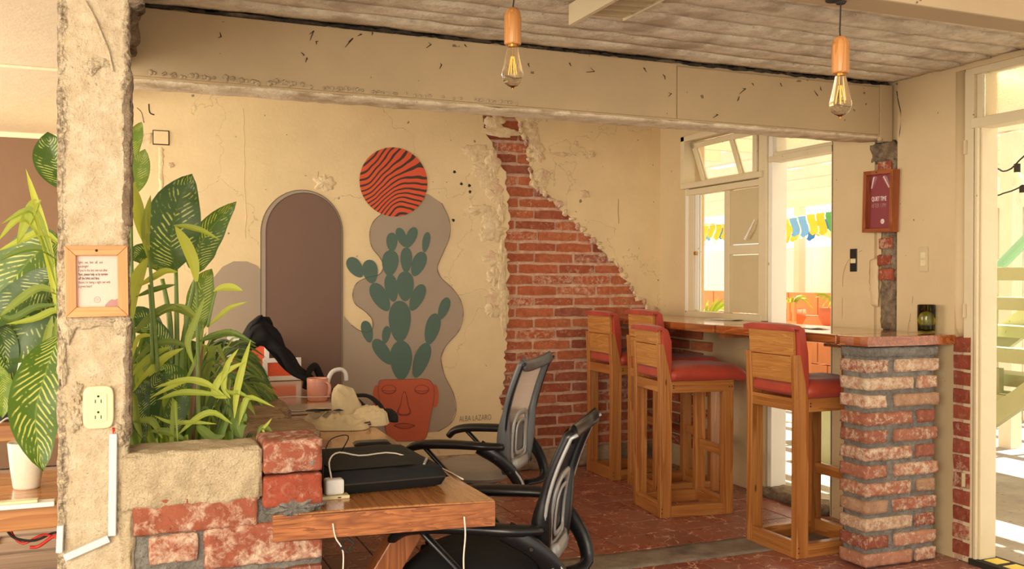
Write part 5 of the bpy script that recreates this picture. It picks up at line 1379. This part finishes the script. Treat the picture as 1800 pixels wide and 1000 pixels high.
# ribbon plant : bright strap leaves placed as in the photo
rb = empty('ribbon_plant', (.2, 3.15, .70), 'tall ribbon plant with narrow yellow green leaves, in front of the dumb cane', 'plant')
SL = (
    ([(98, 545), (88, 460), (70, 380), (45, 296)], .038, 1), ([(105, 520), (80, 425), (55, 368), (0, 395)], .03, 1), ([(95, 470), (60, 395), (30, 385), (-5, 425)], .032, 1), ([(110, 430), (75, 408), (40, 420), (-5, 442)], .03, 1),
    ([(72, 352), (58, 360), (45, 390), (30, 428)], .045, 1), ([(108, 460), (70, 436), (30, 442), (-5, 460)], .03, 0), ([(110, 520), (70, 505), (30, 530), (-5, 560)], .035, 0), ([(104, 535), (60, 540), (20, 560), (-10, 548)], .03, 0),
    ([(92, 555), (84, 590), (76, 640), (70, 690)], .035, 0), ([(98, 560), (98, 600), (100, 640), (98, 692)], .03, 0), ([(86, 600), (76, 650), (72, 690), (76, 720)], .03, 0), ([(112, 560), (96, 545), (60, 560), (10, 570)], .03, 1),
    ([(262, 440), (250, 400), (238, 350), (226, 308)], .052, 1), ([(263, 460), (256, 420), (258, 380), (265, 342)], .034, 1), ([(346, 500), (340, 460), (325, 425), (307, 396)], .05, 1), ([(305, 396), (330, 398), (355, 405), (386, 421)], .026, 1),
    ([(233, 560), (232, 520), (245, 480), (260, 452)], .055, 1), ([(312, 478), (290, 476), (268, 488), (240, 505)], .030, 1), ([(308, 500), (285, 505), (262, 512), (238, 522)], .024, 0), ([(375, 512), (392, 505), (410, 505), (427, 511)], .034, 1),
    ([(365, 575), (385, 556), (405, 540), (436, 530)], .02, 1), ([(345, 560), (300, 540), (262, 560), (230, 590)], .038, 0), ([(352, 565), (330, 545), (310, 540), (270, 555)], .03, 0), ([(280, 590), (250, 590), (240, 600), (228, 640)], .02, 1),
    ([(335, 610), (300, 600), (265, 610), (232, 640)], .03, 0), ([(322, 612), (290, 628), (262, 655), (232, 690)], .034, 1), ([(300, 610), (275, 620), (250, 640), (226, 665)], .03, 1), ([(400, 700), (360, 672), (320, 668), (270, 682)], .026, 1),
    ([(400, 696), (350, 690), (315, 690), (275, 703)], .026, 1), ([(365, 680), (330, 668), (300, 680), (262, 700)], .022, 1), ([(412, 735), (416, 690), (425, 650), (441, 596)], .030, 1), ([(405, 700), (393, 680), (400, 640), (420, 612)], .024, 1),
    ([(398, 700), (376, 690), (395, 655), (432, 635)], .03, 1), ([(408, 745), (375, 725), (345, 735), (312, 765)], .026, 1), ([(380, 745), (340, 742), (300, 742), (270, 730)], .018, 1), ([(420, 748), (428, 715), (440, 698), (484, 716)], .024, 1),
    ([(395, 765), (375, 770), (355, 755), (345, 748)], .04, 0), ([(425, 770), (418, 750), (425, 735), (433, 740)], .07, 0), ([(330, 775), (305, 762), (285, 757), (262, 758)], .03, 0), ([(440, 700), (420, 690), (405, 690), (396, 684)], .02, 1),
    ([(350, 600), (375, 590), (410, 585), (445, 602)], .032, 0), ([(365, 590), (400, 582), (420, 590), (450, 604)], .024, 0), ([(358, 570), (352, 600), (345, 630), (312, 700)], .02, 0), ([(340, 640), (330, 600), (345, 560), (360, 520)], .028, 0),
    ([(250, 770), (240, 740), (235, 700), (228, 690)], .03, 0), ([(285, 770), (272, 745), (260, 738), (228, 742)], .03, 0), ([(470, 770), (462, 755), (470, 745), (478, 735)], .012, 1), ([(452, 765), (458, 752), (470, 752), (480, 762)], .02, 0))
for pts, w_, br in SL:
    Y = 3.2 if pts[0][0] < 130 else (3.12 if pts[0][1] < 640 else 2.98)
    if pts[0][0] > 440: Y = 2.95
    leaf(rb, PX(pts, Y), w_*.74, m_strapb if br else m_strap, (0, -1, .3), .22, 10)
for pts, r in (([(284, 760), (275, 620), (262, 440)], .008), ([(350, 760), (348, 640), (346, 495)], .007), ([(410, 770), (405, 730), (400, 690)], .006), ([(268, 640), (266, 560), (262, 500)], .006), ([(418, 770), (412, 740), (392, 690)], .005), ([(420, 770), (425, 740), (440, 698)], .005), ([(365, 575), (375, 530), (380, 512)], .004), ([(110, 700), (108, 600), (100, 520)], .006)):
    stem(rb, PX(pts, 3.12), r)
# clump of mixed lower foliage
uc = empty('low_foliage', (.2, 3.3, .70), 'dense lower clump of dark and mid green narrow leaves filling the planter', 'plant')
rnd = random.Random(17)
for k in range(235):
    x = rnd.uniform(.04, .36); y = rnd.uniform(2.98, 4.6); b = Vector((x, y, .71)); hgt = rnd.uniform(.13, .44)*(1.1 if y > 3.3 else .85)*(1 if x < .27 else .7)
    a = rnd.uniform(0, 2*PI); rch = rnd.uniform(.04, .20)
    tx = min(max(x+math.cos(a)*rch, .0), .43); ty = max(2.93, y+math.sin(a)*rch*.7)
    pts = [b, Vector((x+(tx-x)*.2, y+(ty-y)*.2, .71+hgt*.6)), Vector((x+(tx-x)*.6, y+(ty-y)*.6, .71+hgt)), Vector((tx, ty, .71+hgt*rnd.uniform(.55, .95)))]
    leaf(uc, pts, rnd.uniform(.011, .030), rnd.choice((m_strapd, m_strap, m_strap)), (rnd.uniform(-.5, .5), -1, rnd.uniform(0, .8)), .2, 8)
# parlour palm arching over the low wall
pa = empty('parlour_palm', (.33, 4.0, .70), 'feathery dark green parlour palm arching over the low wall', 'plant')
rnd = random.Random(21)
for fr_ in (([(352, 720), (375, 640), (425, 640), (497, 735)], 3.9), ([(350, 715), (390, 622), (430, 625), (475, 690)], 4.1), ([(345, 720), (370, 665), (410, 660), (450, 715)], 3.8), ([(340, 720), (345, 650), (370, 610), (425, 620)], 4.2), ([(360, 740), (405, 680), (445, 685), (505, 765)], 3.8)):
    rc = catmull(PX(*fr_), 16)
    MB(pa.location).tube(rc, [.004*(1-.6*i/16) for i in range(17)], 6).build('frond_rib', m_stem, pa)
    for i in range(4, 17):
        t = (rc[min(i+1, 16)]-rc[i-1]).normalized()
        for sg in (-1, 1):
            L_ = .13*math.sin(PI*(i-2)/17)+.04
            sd = (Vector((0, sg, 0))*.5+t*.9+Vector((sg*.35, 0, -.25 if i > 8 else .05))).normalized()
            p0_ = rc[i]; leaf(pa, [p0_, p0_+sd*L_*.5+Vector((0, 0, .01)), p0_+sd*L_+Vector((0, 0, -.03))], .012, m_strap if i % 3 == 0 else m_strapd, (0, -1, .7), .2, 6)
sk_a, sk_b = at(352, 608, Y=3.2), at(334, 780, Y=3.2)
s_ = MB(sk_b); s_.tube([sk_b, (sk_a+sk_b)/2, sk_a], [.012, .0115, .011], 4); tag(s_.build('wooden_stake', m_stake), 'weathered square wooden stake standing among the leaves', 'stake')

# ================================================================== OUTDOORS
struct(MB().bb((XW+.15, -4, -.25), (22, 22, -.05)).build('patio_floor', m_ground))
# covered strip right outside the wall: solid eaves slab
ev = empty('patio_canopy', (5.1, 5, 2.62), 'cream painted patio canopy with joists outside the window wall', 'canopy')
MB(ev.location).bb((XW+.16, .5, 2.74), (5.6, 12, 2.80)).build('roof_sheet', m_poly, ev)
for i in range(16): MB(ev.location).bb((XW+.16, 1+i*.7, 2.62), (5.6, 1.07+i*.7, 2.74)).build('joist', m_perg, ev)
pg = empty('pergola', (8, 8, 0), 'tall cream pergola with slatted roof across the patio', 'pergola')
for i in range(7):
    x = 5.7+i*.75; MB(pg.location).bb((x, 3.2, 2.80-i*.03), (x+.10, 16, 2.93-i*.03)).build('beam', m_perg, pg)
for i in range(12):
    y = 3.6+i*1.1; MB(pg.location).bb((5.7, y, 2.94), (10.3, y+.06, 3.0)).build('rafter', m_perg, pg)
for x, y in ((7.2, 5.95), (10.2, 9.0), (10.2, 12.4), (10.2, 15.6), (8.8, 7.0)):
    MB(pg.location).bb((x, y, -.05), (x+.13, y+.13, 2.72)).build('post', m_perg, pg)
MB(pg.location).box((9.2, 11.6, 2.35), (.08, 3.2, .1), rot=(.25, 0, 0)).build('brace', m_perg, pg)
struct(MB().bb((10.6, 2, -.05), (10.7, 20, 1.98)).build('wall_patio', m_outw))
# banners
FL = (S(240, 200, 40), S(60, 130, 200), S(250, 210, 60), S(90, 170, 90), S(240, 240, 235), S(120, 180, 225))
FN = ('golden yellow', 'blue', 'light yellow', 'green', 'white', 'pale blue')
fm = [M_plain('banner_cloth%d' % i, c, .8) for i, c in enumerate(FL)]
rnd = random.Random(31)
for row in range(2):
    y = 10.2; X = 9.6-row*.6
    g = 'papel picado flags strung across the patio'
    while y < 15.4:
        z = 2.32+.04*math.sin(y*2)+row*.0; L_ = rnd.uniform(.22, .32); w_ = .16
        b = MB((X, y, z)); b.grid(lambda u, v: Vector((X+.03*math.sin(u*5+y), y+w_*v*(1-.04*u), z-L_*u+(.05*abs(v-.5)*2 if u == 1 else 0))), 6, 5)
        ci = rnd.choice((0, 0, 1, 2, 2, 3, 4, 4, 5)); tag(b.build('paper_flag', fm[ci], solid=.003), FN[ci]+' paper flag on the string over the patio, '+('farther' if row == 0 else 'nearer')+' row', 'flag', g)
        y += .19
    MB((X, 10, 2.33)).tube([(X, 10, 2.36), (X, 15.6, 2.36)], .006, 5)
    b = MB((X, 12, 2.34)); b.tube([(X, 10.1, 2.34), (X, 13, 2.33), (X, 15.5, 2.34)], .006, 5); tag(b.build('banner_string', m_cable), ['far', 'near'][row]+' string carrying the coloured paper flags', 'string')
# orange planters, pots, rack
op = empty('orange_planter', (8.6, 11.4, -.05), 'long orange brick planter bed against the far patio wall', 'planter')
for i in range(4):
    for j in range(8): MB(op.location).bb((8.9, 9.0+j*.62+(i % 2)*.2, -.05+i*.33), (9.05, 9.6+j*.62+(i % 2)*.2, .26+i*.33)).build('block', m_outo, op, bevel=.01)
m_terra = M_plain('terracotta', S(204, 104, 60), .8)
for i, (y, r, h) in enumerate(((9.35, .24, .30), (10.25, .20, .26))):
    lab = ('large round terracotta bowl beside the doorway, in the patio', 'smaller terracotta pot on the patio, left of the round bowl')[i]
    t = empty('terracotta_pot', (8.3, y, .78), lab, 'pot')
    MB().lathe([(0, 0), (r*.6, 0), (r, h*.6), (r*.95, h), (r*.85, h), (r*.9, h*.6), (0, h*.5)], 24).build('bowl', m_terra, t, smooth=True)
    for k in range(16):
        a = k*2.4; leaf_pts = [Vector((8.3, y, .78+h*.7)), Vector((8.3+math.cos(a)*.12, y+math.sin(a)*.12, .78+h+.14)), Vector((8.3+math.cos(a)*.3, y+math.sin(a)*.3, .78+h+.09+.1*math.sin(k)))]
        leaf(t, leaf_pts, .03, m_strapb, (-1, -.5, .3), .2, 6)
tbm = empty('patio_bench', (8.3, 9.9, -.05), 'orange wooden patio shelf carrying the terracotta pots', 'bench')
MB(tbm.location).bb((8.0, 8.7, .72), (8.6, 11.2, .78)).build('top', m_outo, tbm)
for y in (8.8, 9.6, 10.4, 11.1): MB(tbm.location).bb((8.02, y, -.05), (8.1, y+.08, .72)).build('leg', m_outo, tbm)
rk = empty('picket_screen', (7.97, 10.3, .79), 'low orange picket screen with white slats on the patio', 'screen')
for k in range(12): MB(rk.location).bb((7.95, 9.75+k*.1, .80), (7.98, 9.80+k*.1, 1.14)).build('slat', m_white if k > 7 else m_outo, rk)
MB(rk.location).bb((7.94, 9.7, .86), (7.95, 11, .90)).build('rail', m_outo, rk)
ag = empty('spiky_plant', (6.6, 9.6, -.05), 'pale spiky agave by the window, out on the patio', 'plant')
MB(ag.location).lathe([(0, -.0), (.2, 0), (.26, .9), (0, .9)], 16, (6.6, 9.75, -.05)).build('tub', M_plain('yellow_tub', S(236, 210, 130), .8), ag)
for k in range(16):
    a = k*2.4; b0 = Vector((6.6, 9.75, .85)); leaf(ag, [b0, b0+Vector((math.cos(a)*.15, math.sin(a)*.15, .22)), b0+Vector((math.cos(a)*.36, math.sin(a)*.36, .3+.12*math.sin(k*1.3)))], .05, m_strapb, (-1, -.5, .2), .2, 6)
# stairs seen through the right doorway
st = empty('outdoor_stair', (6, 5, -.05), 'pale green metal outdoor stair with open treads, seen through the right doorway', 'stairs')
def slopebox(p0, p1, thick, dz, name):
    p0, p1 = Vector(p0), Vector(p1)
    MB(st.location).prism([p0, p1, p1-Vector((0, 0, dz)), p0-Vector((0, 0, dz))], 0, (thick, 0, 0)).build(name, m_stair, st, bevel=.004)
slopebox((5.5, 5.3, .13), (5.5, 3.6, 1.38), .05, .16, 'stringer')
slopebox((6.5, 5.95, .74), (6.5, 4.3, 1.92), .05, .24, 'stringer')
for px, z, X_ in (((1724, 522), None, 5.9), ((1724, 570), None, 6.3), ((1724, 612), None, 5.9), ((1724, 653), None, 6.2), ((1724, 690), None, 6.0), ((1735, 470), None, 5.6)):
    p = at(*px, X=X_); MB(st.location).bb((X_, p.y-2.0, p.z-.09), (X_+.3, p.y+.25 if px[0] == 1724 else p.y-.05, p.z-.0)).build('tread', m_stair, st, bevel=.004)
for px, X_, h in (((1740, 540), 6.05, .12), ((1750, 670), 6.1, .1), ((1740, 560), 6.2, .14)):
    p = at(*px, X=X_); MB(st.location).bb((X_, p.y-.03, p.z-h), (X_+.05, p.y+.03, p.z+h)).build('riser_post', m_stair, st)
hr = MB((6.6, 5, 1)); hr.tube([at(1715, 510, X=6.9), at(1830, 395, X=6.9)], .045, 12); hr.build('handrail', m_pipe).parent = None
o = bpy.data.objects['handrail']; o.parent = st; o.location = Vector((6.6, 5, 1))-Vector(st.location)
# low green steps seen through the first doorway
gs = empty('low_steps', (5.6, 6.1, -.05), 'weathered pale green timber steps outside the middle doorway', 'steps')
for px0, px1, X_ in (((1410, 690), (1458, 708), 5.2), ((1372, 740), (1462, 757), 5.6)):
    a, b = at(*px0, X=X_), at(*px1, X=X_); MB(gs.location).bb((X_, a.y, a.z), (X_+.3, b.y-.3, b.z)).build('tread', m_stair, gs, bevel=.004)
a = at(1430, 757, X=5.65); MB(gs.location).bb((5.65, a.y-.03, -.05), (5.72, a.y+.03, a.z)).build('leg', m_stair, gs)
MB(gs.location).bb((5.25, at(1440, 700, X=5.25).y-.3, -.05), (5.3, at(1440, 700, X=5.25).y, .6)).build('leg', m_stair, gs)
# building and posts beyond the stairs
ob = empty('patio_building', (11, 6, -.05), 'pale weathered stone building front across the patio, with cream posts', 'building')
MB(ob.location).bb((9.9, 5.5, -.05), (10.4, 9.4, 2.3)).build('wall', m_outg, ob)
for y in (7.1, 8.3): MB(ob.location).bb((9.8, y, -.05), (9.9, y+.15, 2.7)).build('post', m_perg, ob)
MB(ob.location).bb((9.75, 5.5, 2.3), (9.95, 9.6, 2.5)).build('lintel', m_perg, ob)
MB(ob.location).bb((9.86, 8.55, 1.7), (9.9, 8.95, 2.25)).build('shutter', m_grey, ob)
# string lights
cb = empty('string_lights', (5.6, 4.2, 2.2), 'dark cord with hanging clear bulbs crossing above the outdoor stair', 'lights')
for (pa_, pb_, pc_, X_) in (((1722, 292), (1770, 300), (1830, 262), 5.9), ((1722, 345), (1770, 338), (1830, 322), 6.4)):
    MB(cb.location).tube(catmull([at(*pa_, X=X_)+Vector((0, 1.2, .12)), at(*pa_, X=X_), at(*pb_, X=X_), at(*pc_, X=X_), at(*pc_, X=X_)+Vector((0, -.8, -.1)), at(*pc_, X=X_)+Vector((0, -1.8, .25))], 30), .006, 5).build('cord', m_dark, cb)
for px, X_ in (((1741, 292), 5.9), ((1788, 288), 5.9), ((1797, 325), 6.4)):
    p = at(*px, X=X_); MB(cb.location).lathe([(0, 0), (.022, -.0), (.022, -.06), (0, -.06)], 10, p).build('socket', m_dark, cb)
    MB(cb.location).lathe([(0, -.17), (.03, -.15), (.042, -.11), (.02, -.06)], 12, p).build('bulb', m_cupw, cb, smooth=True)
